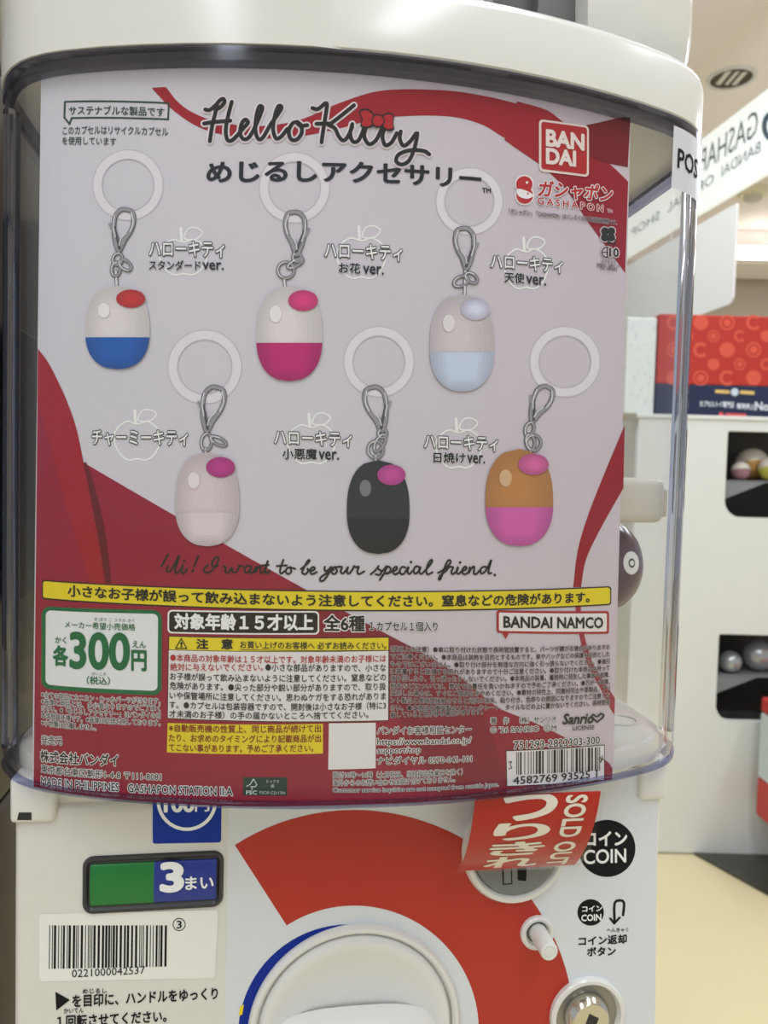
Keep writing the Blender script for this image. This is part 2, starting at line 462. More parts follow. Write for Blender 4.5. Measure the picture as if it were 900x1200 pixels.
p.stroke([(715, 1076), (719.5, 1082), (726, 1075)], 2.6, BLACKINK, 2, smooth=False)
p.text('へんきゃく', (711, 1092), (736, 1091.5), 4.6, BLACKINK, 2, bold=.02)
p.text('コイン返却', (678, 1108), (734, 1105), 10.5, BLACKINK, 2, bold=.03)
p.text('ボタン', (688, 1120), (721, 1119), 10, BLACKINK, 2, bold=.03); p.build('return_button_print', BODY)
p = P_(); p.rrect((179, 905), (260, 905), (259, 987), (179, 988.5), 3, ink(28, 56, 150), 2)
p.disc((219, 938), 35.5, ink(238, 238, 238), 3, r2=31.5)
p.text('100', (193, 951), (227, 950.5), 17, ink(238, 238, 238), 3, bold=.04); p.text('円', (229, 950.5), (245, 950), 12, ink(238, 238, 238), 3, bold=.03)
p.build('price_sticker', BODY)
p = P_(); p.rrect((46, 1071), (256, 1066), (252, 1146), (46, 1150), 4, ink(226, 225, 220), 2)
x = 58.0; rb = random.Random(3)
while x < 196:
    w_ = rb.choice((1.0, 1.0, 2.2, 2.6)); p.poly([(x, 1084), (x + w_, 1084), (x + w_ - .6, 1135 - (x - 58) * .02), (x - .6, 1135 - (x - 58) * .02)], BLACKINK, 3); x += w_ + rb.choice((1.0, 1.2, 2.4))
p.text('0221000042537', (84.5, 1145), (170, 1140.5), 9.2, BLACKINK, 3)
p.disc((210, 1083), 7.6, BLACKINK, 3, r2=6.6); p.text('3', (207, 1087.5), (213, 1087.3), 9, BLACKINK, 3, bold=.01); p.build('barcode_sticker', BODY)
p = P_(); p.poly([(65, 1162), (82, 1171.5), (66, 1184)], BLACKINK, 2)
p.text('めじるし', (97, 1164), (125, 1163), 5.5, BLACKINK, 2, bold=.015)
p.text('を目印に、ハンドルをゆっくり', (85, 1180), (255, 1170.5), 14, BLACKINK, 2, bold=.025)
p.text('かいてん', (75, 1187), (98, 1186), 5.5, BLACKINK, 2, bold=.015)
p.text('１回転させてください。', (67, 1204), (195, 1197), 14, BLACKINK, 2, bold=.025); p.build('instruction_print', BODY)

# -- counter window
cw = P_(); A = FACE.hit(97, 1003.5); B = FACE.hit(261, 1070)
u0, u1, w1, w0 = A[0], FACE.hit(262, 1035)[0], A[1], FACE.hit(97, 1071)[1]
b = bm_new()
def frame_ring(d, v):
    r = .006; P = []
    for cx, cw_, s0 in ((u1 - r, w1 - r, 0), (u0 + r, w1 - r, 90), (u0 + r, w0 + r, 180), (u1 - r, w0 + r, 270)):
        for k in range(6):
            th = math.radians(s0 + 18 * k); P.append(L(cx + (r - d) * math.cos(th), v, cw_ + (r - d) * math.sin(th)))
    return P
loft(b, [frame_ring(0, VP - .0002), frame_ring(.0006, VP - .0016), frame_ring(.0022, VP - .0016), frame_ring(.0034, VP - .0004)], True, False, True)
WIN = link('counter_window', b, M('window_frame_plastic', (52, 52, 56), .35), BODY, True)
def drum(ua, ub, mat, nm):
    b = bm_new(); h = (w1 - w0) / 2 - .0045; wc = (w0 + w1) / 2; rr = []
    for u in (ua, ub): rr.append([L(u, VP - .0006 - .0022 * math.cos(math.radians(t)), wc + h * math.sin(math.radians(t))) for t in range(-90, 91, 10)])
    loft(b, rr, False); return link(nm, b, mat, WIN, True)
um = FACE.hit(181, 1035)[0]
drum(u0 + .0045, um, M('drum_green', (20, 122, 52), .3), 'green_drum')
drum(um, u1 - .004, M('drum_blue', (28, 52, 148), .3), 'blue_drum')
PW = Plane(VP - .0031); p = Print(PW)
p.text('3', (190, 1044), (213, 1043.5), 32, ink(235, 235, 238), 1, bold=.045)
p.text('まい', (217.5, 1042.5), (250, 1041), 15, ink(235, 235, 238), 1, bold=.025); p.build('count_print', WIN)

# -- dial
def rl(px, c=(CX, CY)): return (FACE.hit(c[0] + px, c[1]) - FACE.hit(*c))[0]
c = FACE.hit(416, 1203); du, dw = c[0], c[1]; R1 = rl(121)
b = bm_new()
lathe(b, du, dw, [(R1, VP), (R1, VP - .003), (R1 - .0012, VP - .0046), (R1 - .0030, VP - .0048), (R1 - .0045, VP - .0035), (R1 - .0050, VP - .0005), (R1 - .0062, VP - .0002)], 96, cap=False)
DIAL = link('dial', b, WHITE, MROOT, True)
b = bm_new()
R2 = R1 - .0062
lathe(b, du, dw, [(R2 + .0002, VP - .0002), (R2, VP - .0042), (R2 - .0015, VP - .0062), (R2 - .004, VP - .0068), (R2 - .007, VP - .0060), (R2 - .016, VP - .0035), (R2 - .03, VP - .0015), (.004, VP - .0010)], 96)
link('knob_disc', b, WHITE, DIAL, True)
b = bm_new()                                        # handle bar across the knob
rr = []
for k in range(25):
    s = -1 + 2 * k / 24; u = du + s * (R2 - .007); h = .013 * math.sqrt(max(0, 1 - abs(s) ** 3)) + .004; top = .016 * math.sqrt(max(0.02, 1 - s * s)) + .004
    rr.append([L(u, VP - .003 - top * q, dw + h * z - .004) for q, z in ((0, 1.12), (.5, 1.06), (.85, .98), (1, .82), (1.04, .3), (1.04, -.3), (1, -.82), (.85, -.98), (.5, -1.06), (0, -1.12))])
loft(b, rr, False); link('handle_bar', b, WHITE, DIAL, True)

# -- coin slot
c = FACE.hit(602, 993); r = rl(63)
b = bm_new(); lathe(b, c[0], c[1], [(r, VP), (r, VP - .004), (r - .0015, VP - .0062), (r - .004, VP - .0065), (r - .0055, VP - .005), (r - .006, VP - .003)], 72, cap=False)
COIN = link('coin_slot', b, WHITE, MROOT, True)
b = bm_new(); lathe(b, c[0], c[1], [(r - .006, VP - .003), (r - .0065, VP - .0062), (r - .009, VP - .0072), (.001, VP - .0072)], 72)
link('slot_plate', b, GREY, COIN, True, 'grey round plate')
PS = Plane(VP - .0072); p = Print(PS)
p.poly([(588, 1012), (599.5, 1012), (600.5, 1036), (589, 1037)], ink(40, 40, 42), 1); p.poly([(590, 1013.5), (598, 1013.5), (599, 1034.5), (590.6, 1035.2)], ink(128, 130, 132), 2)
p.poly([(606, 1012), (617.5, 1012), (616.5, 1032.5), (606.8, 1031.5)], ink(20, 20, 22), 1); p.build('slot_opening', COIN, 'dark coin opening')
# -- return button
c = FACE.hit(629, 1092); r = rl(21)
b = bm_new(); lathe(b, c[0], c[1], [(r, VP), (r - .0003, VP - .002), (r - .0015, VP - .003), (r - .003, VP - .0025), (r - .0038, VP - .0003), (r - .0042, VP - .0002)], 48, cap=False)
BTN = link('return_button', b, WHITE, MROOT, True)
b = bm_new(); lathe(b, c[0], c[1], [(r - .0041, VP - .0003), (.001, VP - .0003)], 48); link('button_well', b, M('well_grey', (96, 96, 94), .5), BTN, True)
b = bm_new(); rb_ = .0054
lathe(b, c[0] + .0005, c[1], [(rb_ * 1.02, VP - .0005), (rb_, VP - .019), (rb_ * .92, VP - .0202), (rb_ * .72, VP - .0206), (rb_ * .68, VP - .0201), (rb_ * .5, VP - .0201), (rb_ * .46, VP - .0206), (.0005, VP - .0207)], 40)
link('button_pin', b, WHITE, BTN, True)
# -- key lock
c = FACE.hit(687, 1188); r = rl(47)
b = bm_new(); lathe(b, c[0], c[1], [(r, VP), (r, VP - .003), (r - .001, VP - .004), (r - .003, VP - .004), (r - .004, VP - .002), (r - .0045, VP - .0006)], 64, cap=False)
LOCK = link('key_lock', b, WHITE, MROOT, True)
b = bm_new(); lathe(b, c[0], c[1], [(r - .0044, VP - .0007), (.001, VP - .0007)], 64); link('lock_well', b, M('lock_well_metal', (150, 146, 140), .35, .6), LOCK, True)
b = bm_new(); q = rl(26)
lathe(b, c[0] - .001, c[1] + .001, [(q * 1.08, VP - .0008), (q * 1.08, VP - .004), (q, VP - .006), (q * .9, VP - .0088), (q * .85, VP - .0094), (.001, VP - .0094)], 48); cyl = link('lock_cylinder', b, CHROME, LOCK, True)
b = bm_new(); uu, ww = c[0] - .001, c[1] + .001
import itertools
t = bmesh.new(); vs = [t.verts.new((x * .0034, v, z * .0060)) for v in (VP - .0097, VP - .0092) for z in (-1, 1) for x in (-1, 1)]
for f in ((0, 1, 3, 2), (4, 6, 7, 5), (0, 4, 5, 1), (2, 3, 7, 6), (0, 2, 6, 4), (1, 5, 7, 3)): t.faces.new([vs[i] for i in f])
ca, sa = math.cos(.5), math.sin(.5)
merge(b, t, lambda x, v, z: L(uu + x * ca + z * sa * .6, v, ww + z * ca - x * sa - .001)); link('keyhole', b, DARK, LOCK)

# -- POS sticker wrapped on the case corner
class Corner:
    cut = .003
    def __init__(s):
        P = off(-.0012); i0 = 0; s.P = P[:NF + 1]; s.l = [0]
        for a, c in zip(s.P, s.P[1:]): s.l.append(s.l[-1] + (c - a).length)
    def at(s, a):
        for i in range(len(s.P) - 1):
            if s.l[i + 1] >= a: t = (a - s.l[i]) / (s.l[i + 1] - s.l[i]); return s.P[i].lerp(s.P[i + 1], t), (s.P[i + 1] - s.P[i]).normalized()
        return s.P[-1], (s.P[-1] - s.P[-2]).normalized()
    def pos(s, a, b, off_):
        p, d = s.at(a); n = Vector((d.y, -d.x)); p = p + n * off_; return L(p.x, p.y, b)
    def find(s, px):                                 # arc length where the case meets that column
        best = None
        for k in range(2001):
            a = s.l[-1] * k / 2000; p, d = s.at(a); q = L(p.x, p.y, .19) - CAM; x = 450 + F * q.dot(_r) / q.dot(_f)
            if best is None or abs(x - px) < best[0]: best = (abs(x - px), a)
        return best[1]
CS = Corner(); aL = CS.find(789); aR = CS.find(824)
p = Print(CS)
wt, wb = .1995, .1655
p.poly2([Vector((aL, wb)), Vector((aR, wb)), Vector((aR, wt)), Vector((aL, wt))], M('sticker_film', (214, 214, 222), .4), 0)
p.text2('POS', Vector((aL + (aR - aL) * .1, .1775)), Vector(((aR - aL) * .52, 0)), Vector((0, .0105)), BLACKINK, 1, bold=.02, big=True)
p.build('corner_sticker', MROOT, 'pale sticker on the right corner')

# -- things inside the case behind the card
b = bm_new(); box_l(b, .15, .1965, .080, .108, -.026, .003, .006, 4)
box_l(b, .194, .2003, .086, .102, -.022, -.004, .001, 2)
link('inner_bracket', b, M('bracket_white', (226, 220, 208), .4), MROOT, True)

# ================================================================== DISPLAY CARD
CD = Card()
cTL, cTR, cBR, cBL = (48, 100), (739.5, 136.5), (718, 916), (37.5, 924)
hu0, hu1 = CD.hit(*cTL)[0], CD.hit(*cTR)[0]
wTop = (CD.hit(*cTL)[1] + CD.hit(*cTR)[1]) / 2; wBot = max(WB + .0005, (CD.hit(*cBL)[1] + CD.hit(*cBR)[1]) / 2)
hu0b, hu1b = CD.hit(*cBL)[0], CD.hit(*cBR)[0]
CROOT = empty('display_card', CD.pos((hu0 + hu1) / 2, wBot, 0), 'printed display card with a red ribbon picture standing inside the clear case', 'display card', rz=math.atan2(U.y, U.x))
def card_stock():
    m = bpy.data.materials.new('card_print_stock'); m.use_nodes = True; nt = m.node_tree; bs = nt.nodes['Principled BSDF']; bs.inputs['Roughness'].default_value = .6; bs.inputs['Specular IOR Level'].default_value = .15
    tc = nt.nodes.new('ShaderNodeTexCoord'); mp = nt.nodes.new('ShaderNodeSeparateXYZ'); r = nt.nodes.new('ShaderNodeValToRGB')
    ns = nt.nodes.new('ShaderNodeTexNoise'); ns.inputs['Scale'].default_value = 9; ns.inputs['Detail'].default_value = 1
    ad = nt.nodes.new('ShaderNodeMath'); ad.operation = 'MULTIPLY_ADD'; ad.inputs[1].default_value = .12; 
    mr = nt.nodes.new('ShaderNodeMapRange'); mr.inputs[1].default_value = -.14; mr.inputs[2].default_value = .2
    nt.links.new(tc.outputs['Object'], mp.inputs[0]); nt.links.new(tc.outputs['Object'], ns.inputs[0])
    nt.links.new(ns.outputs['Fac'], ad.inputs[0]); nt.links.new(mp.outputs[0], ad.inputs[2]); nt.links.new(ad.outputs[0], mr.inputs[0]); nt.links.new(mr.outputs[0], r.inputs[0])
    e = r.color_ramp.elements
    e[0].position = .0; e[0].color = (lin(218), lin(216), lin(227), 1)
    e[1].position = 1; e[1].color = (lin(213), lin(200), lin(211), 1)
    x = e.new(.5); x.color = (lin(218), lin(212), lin(222), 1)
    nt.links.new(r.outputs[0], bs.inputs['Base Color']); return m
STOCK = card_stock()
b = bm_new(); n = 60; rings_ = []
for k in range(n + 1):
    ut = hu0 + (hu1 - hu0) * k / n; ub = hu0b + (hu1b - hu0b) * k / n
    rings_.append([CD.pos(ut, wTop, 0), CD.pos(ub, wBot, 0), CD.pos(ub, wBot, -.0006), CD.pos(ut, wTop, -.0006)])
vv = loft(b, rings_, True, True, True)
link('card_sheet', b, STOCK, CROOT)
RED1 = ink(148, 22, 40); RED2 = ink(158, 28, 44); RED3 = ink(118, 16, 34)
# ribbon picture
p = Print(CD)
def sweep(*parts):                                   # outline of curved runs joined at corners
    out = []
    for q in parts: out += [tuple(v) for v in (catmull(q, 6) if len(q) > 2 else q)]
    return [q for k, q in enumerate(out) if k == 0 or (Vector(q) - Vector(out[k - 1])).length > .2]
p.poly(sweep([(178, 103), (194, 102)], [(196, 104), (208, 119), (226, 132), (256, 143), (300, 148), (350, 141), (400, 120), (450, 106), (520, 106), (570, 113), (611, 123)],
    [(610, 125), (597, 150), (594, 162)], [(590, 161), (562, 145), (520, 136), (450, 138), (400, 150), (350, 160), (290, 162), (240, 152), (205, 131), (180, 106)]), RED2, 1)
p.poly(sweep([(606, 119), (640, 129), (656, 140)], [(660, 143), (686, 147), (701, 144), (727, 138), (738.5, 138)], [(735.5, 196), (714, 192)], [(722, 199), (736, 213)], [(732.5, 320), (693, 266)],
    [(690, 262), (663, 222), (636, 196), (608, 176), (591, 164)], [(591, 164), (594, 151)]), RED1, 1)
p.poly(sweep([(606, 119), (640, 129), (655, 141)], [(648, 150), (638, 168), (632, 192)], [(608, 176), (591, 164)], [(594, 151)]), RED2, 2)
p.poly(sweep([(686, 147), (701, 144), (727, 138), (738.5, 138)], [(735.5, 196), (714, 192)], [(705, 190), (690, 183)]), RED3, 2)
LOW = ink(146, 26, 54)
p.poly(sweep([(44.5, 409), (56, 424), (69, 449), (80, 474), (90, 504), (98, 542)], [(98, 542), (344, 683)], [(344, 683), (434, 733), (500, 768), (543, 796), (582, 828), (622, 845), (660, 863), (707, 889), (717.5, 900)],
    [(717.3, 913), (660, 923)], [(600, 931), (520, 938), (450, 942), (300, 945), (180, 940), (90, 931), (39.5, 922)]), LOW, 1)
p.poly(sweep([(44.5, 409), (56, 424), (69, 449), (80, 474), (90, 504), (98, 542)], [(98, 542), (106, 580), (116, 635), (124, 690)], [(124, 690), (108, 690)], [(108, 690), (80, 600), (58, 520), (43.8, 470)]), RED2, 2)
p.poly(sweep([(98, 542), (103, 546), (116, 590), (124, 630), (131, 690)], [(131, 690), (125, 690)], [(125, 690), (116, 636), (106, 582), (98, 542)]), ink(100, 20, 36), 3)
p.poly(sweep([(543, 796), (500, 768), (434, 733)], [(344, 683), (330, 700)], [(332, 704), (370, 740), (430, 800), (480, 860), (516, 938)], [(520, 938), (600, 931)], [(598, 926), (584, 885), (566, 836), (546, 800)]), ink(128, 22, 48), 2)
p.poly(sweep([(732, 498), (709, 553), (689, 604), (677, 645), (671.6, 688)], [(671.6, 688), (680.8, 688)], [(681, 686), (687, 655), (704, 619), (730.5, 572)]), RED1, 1)
p.poly(sweep([(672.5, 690), (680, 690)], [(680, 692), (682, 730), (692, 770), (706, 796), (720.5, 818)], [(720, 838), (716, 832)], [(714, 828), (704, 808), (687, 775), (677, 735), (672.5, 692)]), ink(154, 46, 66), 1)
p.build('ribbon_picture', CROOT)

DK = ink(30, 32, 36); WH = ink(236, 232, 234)
# sustainability badge
GR = ink(46, 72, 62); p = Print(CD)
p.stroke([(84, 138.5), (197, 140), (198, 121), (76, 119.5), (75.5, 138), (81.5, 145.5), (84, 138.5)], 2.2, GR, 1, smooth=False)
p.text('サステナブルな製品です', (81, 135), (192.5, 137), 10.5, GR, 1, bold=.015)
p.text('このカプセルはリサイクルカプセル', (73.5, 158), (197, 159.5), 9.5, GR, 1, bold=.01)
p.text('を使用しています', (73, 170), (136, 171), 9.5, GR, 1, bold=.01); p.build('eco_badge', CROOT)

# title handwriting
TT = lambda pts: [(220 + x / 3, 110 + y / 3) for x, y in pts]
strokes = [
    [(62, 57), (78, 58), (98, 42), (114, 24), (126, 20), (129, 32), (116, 48), (98, 58)],
    [(104, 38), (97, 70), (86, 115), (78, 168)], [(58, 106), (90, 101), (150, 96)],
    [(155, 30), (143, 75), (134, 125), (138, 160), (152, 167), (172, 150), (196, 122), (212, 103), (203, 92), (190, 106), (184, 138), (195, 160), (215, 155), (238, 115), (258, 68), (262, 48), (251, 47), (241, 82), (238, 130), (248, 160), (265, 154), (292, 108), (322, 66), (330, 48), (318, 46), (306, 80), (300, 125), (310, 158), (328, 152), (350, 125)],
    [(386, 100), (368, 106), (355, 132), (362, 160), (382, 163), (400, 140), (398, 112), (384, 102), (396, 114), (420, 112)],
    [(438, 52), (458, 55), (488, 34), (484, 80), (476, 130), (470, 172)], [(452, 107), (492, 106)],
    [(584, 42), (552, 68), (508, 102), (494, 110), (516, 122), (530, 150), (546, 166), (562, 152), (578, 118)],
    [(578, 108), (571, 142), (580, 169), (600, 165), (618, 126)],
    [(628, 112), (620, 150), (636, 178), (660, 166), (680, 128), (690, 106)], [(696, 112), (684, 150), (694, 182), (716, 172), (734, 140)],
    [(748, 134), (745, 160), (758, 184), (782, 168), (806, 138), (797, 190), (778, 235), (752, 250), (732, 238), (742, 214), (782, 200), (828, 202), (848, 214)]]
p = Print(CD)
for s_ in strokes: p.stroke(TT(s_), 8.6, ink(226, 214, 220), 3, n=5)
for s_ in strokes: p.stroke(TT(s_), 4.6, DK, 5, n=5)
def bow(lst, c, e):
    for l in lst: p.poly(TT(l), DK, 6, smooth=True)
    for l in lst:
        cx = sum(q[0] for q in l) / len(l); cy = sum(q[1] for q in l) / len(l)
        p.poly(TT([(cx + (x - cx) * e, cy + (y - cy) * e) for x, y in l]), ink(176, 34, 46), 7, smooth=True)
    p.disc(TT([c])[0], 8, DK, 8); p.disc(TT([c])[0], 6.3, ink(176, 34, 46), 9)
bow([[(602, 62), (630, 54), (656, 76), (656, 110), (630, 124), (606, 116), (612, 90)], [(680, 82), (706, 68), (724, 78), (722, 104), (724, 128), (700, 132), (682, 116)]], (668, 98), .80)
p.build('title_lettering', CROOT)
p = Print(CD); p.text('めじるしアクセサリー', (243, 214), (563, 222), 23.5, DK, 1, bold=.035)
p.text('TM', (565, 226), (575, 226.5), 5.5, DK, 1, bold=.03); p.build('subtitle_lettering', CROOT)

# publisher logos
p = Print(CD)
p.rrect((631.3, 140), (689.8, 148), (689.6, 208), (631.3, 201), 5, ink(230, 214, 210), 4); p.rrect((634, 143), (687.4, 150.3), (687.2, 205.2), (634, 198.4), 3, ink(176, 38, 46), 5)
LG = ink(232, 218, 214)
p.text('BAN', (640, 171), (683.3, 176.5), 18, LG, 6, bold=.045); p.text('DAI', (640, 191.8), (673.5, 195.2), 17, LG, 6, bold=.045); p.build('square_logo', CROOT)
p = Print(CD); RD = ink(184, 40, 50)
p.disc((614, 216), 11, WH, 4); p.disc((614.5, 229.5), 11.3, WH, 4)
p.disc((614, 216.5), 9.6, RD, 5); p.disc((614.5, 229.5), 9.8, RD, 5); p.poly([(606, 222), (616, 224), (624.5, 229.5), (617, 233.5), (607, 230)], WH, 6, smooth=True)
p.disc((617, 214.5), 1.5, WH, 6); p.disc((618, 227.5), 1.1, RD, 7)
p.text('ガシャポン', (630, 231), (717, 238), 19.5, RD, 5, bold=.03, shear=.18, outline=WH, ow=.05)
p.text('GASHAPON', (629.5, 239.5), (706, 248.7), 8, RD, 5, bold=.02, outline=WH, ow=.06, spacing=1.5); p.text('TM', (711, 249.2), (717, 250), 4, RD, 5, outline=WH, ow=.06)
p.text('「ガシャポン」「GASHAPON」はバンダイの日本国登録商標です。', (596, 251.5), (722.5, 264.5), 6.6, DK, 5, bold=.008, outline=ink(222, 206, 212), ow=.05)
p.build('emblem_logo', CROOT)
p = Print(CD); BK = ink(38, 38, 36)
for a in (20, 110, 200, 290):
    q = (712 + 5.6 * math.cos(math.radians(a + 25)), 275 - 5.6 * math.sin(math.radians(a + 25)))
    p.disc(q, 5.6, ink(206, 190, 196), 4, n=20)
for a in (20, 110, 200, 290):
    q = (712 + 5.2 * math.cos(math.radians(a + 25)), 275 - 5.2 * math.sin(math.radians(a + 25)))
    p.disc(q, 4.6, BK, 5, n=20)
p.stroke([(712, 277), (712.5, 287)], 1.6, BK, 5); p.stroke([(714, 284), (718, 287), (721, 284), (719, 279)], 1.4, BK, 5)
p.disc((711, 296), 7.6, ink(206, 190, 196), 4); p.disc((711, 296), 6.6, BK, 5, r2=5.4); p.stroke([(711, 290), (711, 302)], 1, BK, 5); p.stroke([(705, 296), (717, 296)], 1, BK, 5)
p.text('10', (713.5, 301), (724, 301.8), 10, BK, 7, bold=.03, outline=ink(206, 190, 196), ow=.09)
p.text('バイオマス', (704, 308.5), (721, 310), 4, BK, 5, outline=ink(206, 190, 196), ow=.05); p.text('使用部位：印刷インキ', (699, 312.5), (725, 314.5), 4, BK, 5, outline=ink(206, 190, 196), ow=.05); p.text('No.180082', (703, 316.5), (722.5, 318.2), 4, BK, 5); p.build('biomass_mark', CROOT)

# charm names with apple outlines
def apple(p, x0, x1, y0, y1, m):
    cx = (x0 + x1) / 2; w = (x1 - x0) / 2; h = y1 - y0
    p.stroke([(cx, y0 + h * .07), (cx + w * .45, y0), (cx + w * .9, y0 + h * .2), (cx + w, y0 + h * .48), (cx + w * .78, y0 + h * .82), (cx + w * .4, y1), (cx, y0 + h * .97), (cx - w * .4, y1), (cx - w * .78, y0 + h * .82), (cx - w, y0 + h * .48), (cx - w * .9, y0 + h * .2), (cx - w * .45, y0)], 2, m, 1, closed=True, n=5)
    p.stroke([(cx - 2, y0 + 2), (cx - 3, y0 - 13)], 3.4, m, 1, smooth=False)
    p.stroke([(cx + 1, y0 - 2), (cx + 5, y0 - 12), (cx + 14, y0 - 14), (cx + 22, y0 - 9), (cx + 17, y0 - 2), (cx + 9, y0)], 1.8, m, 1, closed=True)
APM = ink(244, 242, 247); OUT = ink(40, 40, 46); WH2 = ink(242, 240, 244)
names = [
    ('ハローキティ', (175, 301), (263, 302), 18, 'スタンダード', (175, 316.3), (235, 317), 11, (237.5, 316.3), (262, 316.6), 8.6, (187, 243, 281, 322)),
    ('ハローキティ', (380.5, 302.5), (471, 306.5), 18, 'お花', (397, 320), (422, 321), 12, (425.5, 321.3), (449.5, 322.3), 9.6, (395, 452, 279, 326)),
    ('ハローキティ', (575, 315), (659, 320.5), 17, '天使', (591, 331), (614, 332.5), 12, (616.5, 333), (639.5, 335), 9.6, (591, 642, 292, 338)),
    ('チャーミーキティ', (108, 521.5), (220, 522.5), 17.5, None, 0, 0, 0, 0, 0, 0, (134, 188, 494, 539)),
    ('ハローキティ', (321.5, 521), (412, 524), 17, '小悪魔', (331, 538), (371, 538.4), 12.5, (373.5, 538.6), (397, 539), 9.6, (337, 393, 498, 543)),
    ('ハローキティ', (497, 526), (583, 529), 17, '日焼け', (508, 542), (545, 542.6), 12, (547.5, 542.8), (568, 543.3), 9.6, (511, 564, 504, 548))]
for nm in names:
    p = Print(CD); apple(p, *nm[11], APM)
    p.text(nm[0], nm[1], nm[2], nm[3], WH2, 3, bold=.016, outline=OUT, ow=.052)
    if nm[4]:
        p.text(nm[4], nm[5], nm[6], nm[7], DK, 3, bold=.026, outline=WH2, ow=.03); p.text('ver.', nm[8], nm[9], nm[10], DK, 3, bold=.016)
    p.build('charm_name', CROOT)

# printed charms: soft ring, metal clasp, plain bead
RG1 = ink(222, 216, 223); RG2 = ink(192, 186, 194); SILV = ink(150, 148, 152); SD = ink(84, 82, 88); SL = ink(214, 212, 216)
def clasp(p, top, bot, mirror, links):
    T = Vector(top); B = Vector(bot); ax = B - T; h = ax.length; ax.normalize(); sx = Vector((-ax.y, ax.x)) * (-1 if mirror else 1)
    q = lambda a, b: T + ax * (a * h) + sx * (b * h)
    loop_ = [q(.02, 0), q(.06, -.16), q(.26, -.22), q(.5, -.19), q(.75, -.08), q(.97, -.02), q(.97, .05), q(.72, .16), q(.45, .22), q(.2, .22), q(.05, .12)]
    p.stroke(loop_, 5.6, SD, 4, closed=True); p.stroke(loop_, 4, SILV, 5, closed=True)
    p.poly([q(.5, -.2), q(.66, -.02), q(.78, .1), q(.96, .05), q(.98, -.03), q(.78, -.11)], SILV, 6, smooth=True)
    p.stroke([q(.48, .2), q(.7, .1), q(.95, 0)], 3, SD, 7); p.stroke([q(.08, -.14), q(.3, -.22), q(.52, -.18)], 1.5, SL, 7); p.stroke([q(.2, .24), q(.44, .23), q(.7, .14)], 1.4, SL, 8)
    p.stroke([q(.6, .2), q(.42, .32)], 3.2, SILV, 6); p.stroke([q(.56, -.1), q(.72, .0), q(.88, .02)], 1.3, SL, 8)
    for (cx, cy, rx, ry, a) in links:
        pts = []
        for k in range(12):
            th = k * math.pi / 6; x_, y_ = rx * math.cos(th), ry * math.sin(th); pts.append((cx + x_ * math.cos(a) - y_ * math.sin(a), cy + x_ * math.sin(a) + y_ * math.cos(a)))
        p.stroke(pts, 4, SD, 5, closed=True, n=3); p.stroke(pts, 2.6, SILV, 6, closed=True, n=3); p.stroke(pts[4:10], 1.1, SL, 7, n=3)
def bead(p, cx, cy, w, h, bands, tilt=0):
    """a plain rounded bead: bands = [(from, to, ink)] down its height"""
    def outline(t):                                   # half width at height fraction t (0 top, 1 bottom)
        s_ = -1 + 2 * t; return math.sqrt(max(0, 1 - abs(s_) ** 2.5)) ** .9 * (.93 + .07 * t)
    for (a, b_, m, lay, k) in bands:
        n = 26; Lp, Rp = [], []
        for i in range(n + 1):
            t = a + (b_ - a) * i / n; y = cy - h / 2 + h * t; o = outline(t) * w / 2 * k; sh = tilt * (y - cy)
            Lp.append((cx - o + sh, y)); Rp.append((cx + o + sh, y))
        pts = Lp + Rp[::-1]; u_ = []
        for q in pts:
            if not u_ or (Vector(q) - Vector(u_[-1])).length > .05: u_.append(q)
        if (Vector(u_[0]) - Vector(u_[-1])).length < .05: u_.pop()
        p.poly(u_, m, lay)
def hi(p, x, y, w, h, m, lay): p.poly([(x + w * math.cos(k * math.pi / 8), y + h * math.sin(k * math.pi / 8)) for k in range(16)], m, lay)
def mixc(a, b, t): return tuple(round(a[i] + (b[i] - a[i]) * t) for i in range(3))
def charm(ring_c, rr, top, bot, mir, links, bd, stem):
    p = Print(CD)
    p.disc(ring_c, rr, RG2, 1, r2=rr - 1.4, n=48); p.disc(ring_c, rr - 1.2, RG1, 1, r2=rr * .73, n=48); p.disc(ring_c, rr * .73 + .4, RG2, 2, r2=rr * .73 - .8, n=48)
    pend = p.build('printed_charm', CROOT)
    p = Print(CD); p.stroke(stem, 4, SD, 4); p.stroke(stem, 2.4, SL, 5); clasp(p, top, bot, mir, links); p.build('clasp', pend, 'silver lobster clasp')
    p = Print(CD); bd(p); p.build('bead', pend)
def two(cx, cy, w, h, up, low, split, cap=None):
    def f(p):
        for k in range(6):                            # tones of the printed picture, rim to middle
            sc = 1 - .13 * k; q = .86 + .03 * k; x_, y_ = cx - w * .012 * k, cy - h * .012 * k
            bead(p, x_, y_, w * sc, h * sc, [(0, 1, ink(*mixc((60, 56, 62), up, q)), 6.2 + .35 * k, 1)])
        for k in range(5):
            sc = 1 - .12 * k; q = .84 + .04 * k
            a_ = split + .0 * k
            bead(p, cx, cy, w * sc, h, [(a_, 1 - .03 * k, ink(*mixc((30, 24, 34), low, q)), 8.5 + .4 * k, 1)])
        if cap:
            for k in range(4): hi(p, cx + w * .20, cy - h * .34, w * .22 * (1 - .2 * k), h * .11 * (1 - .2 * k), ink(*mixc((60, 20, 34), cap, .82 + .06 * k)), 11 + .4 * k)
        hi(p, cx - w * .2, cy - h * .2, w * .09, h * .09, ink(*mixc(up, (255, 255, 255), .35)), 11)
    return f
charm((150, 217), 42, (148, 245), (140, 294), False, [(138, 304, 5.5, 7, .3), (136, 316, 5, 8, .1), (147, 311, 5, 8, -.9)], two(138, 384, 78, 98, (220, 212, 214), (36, 92, 176), .62, (200, 54, 52)), [(136, 318), (137, 337)])
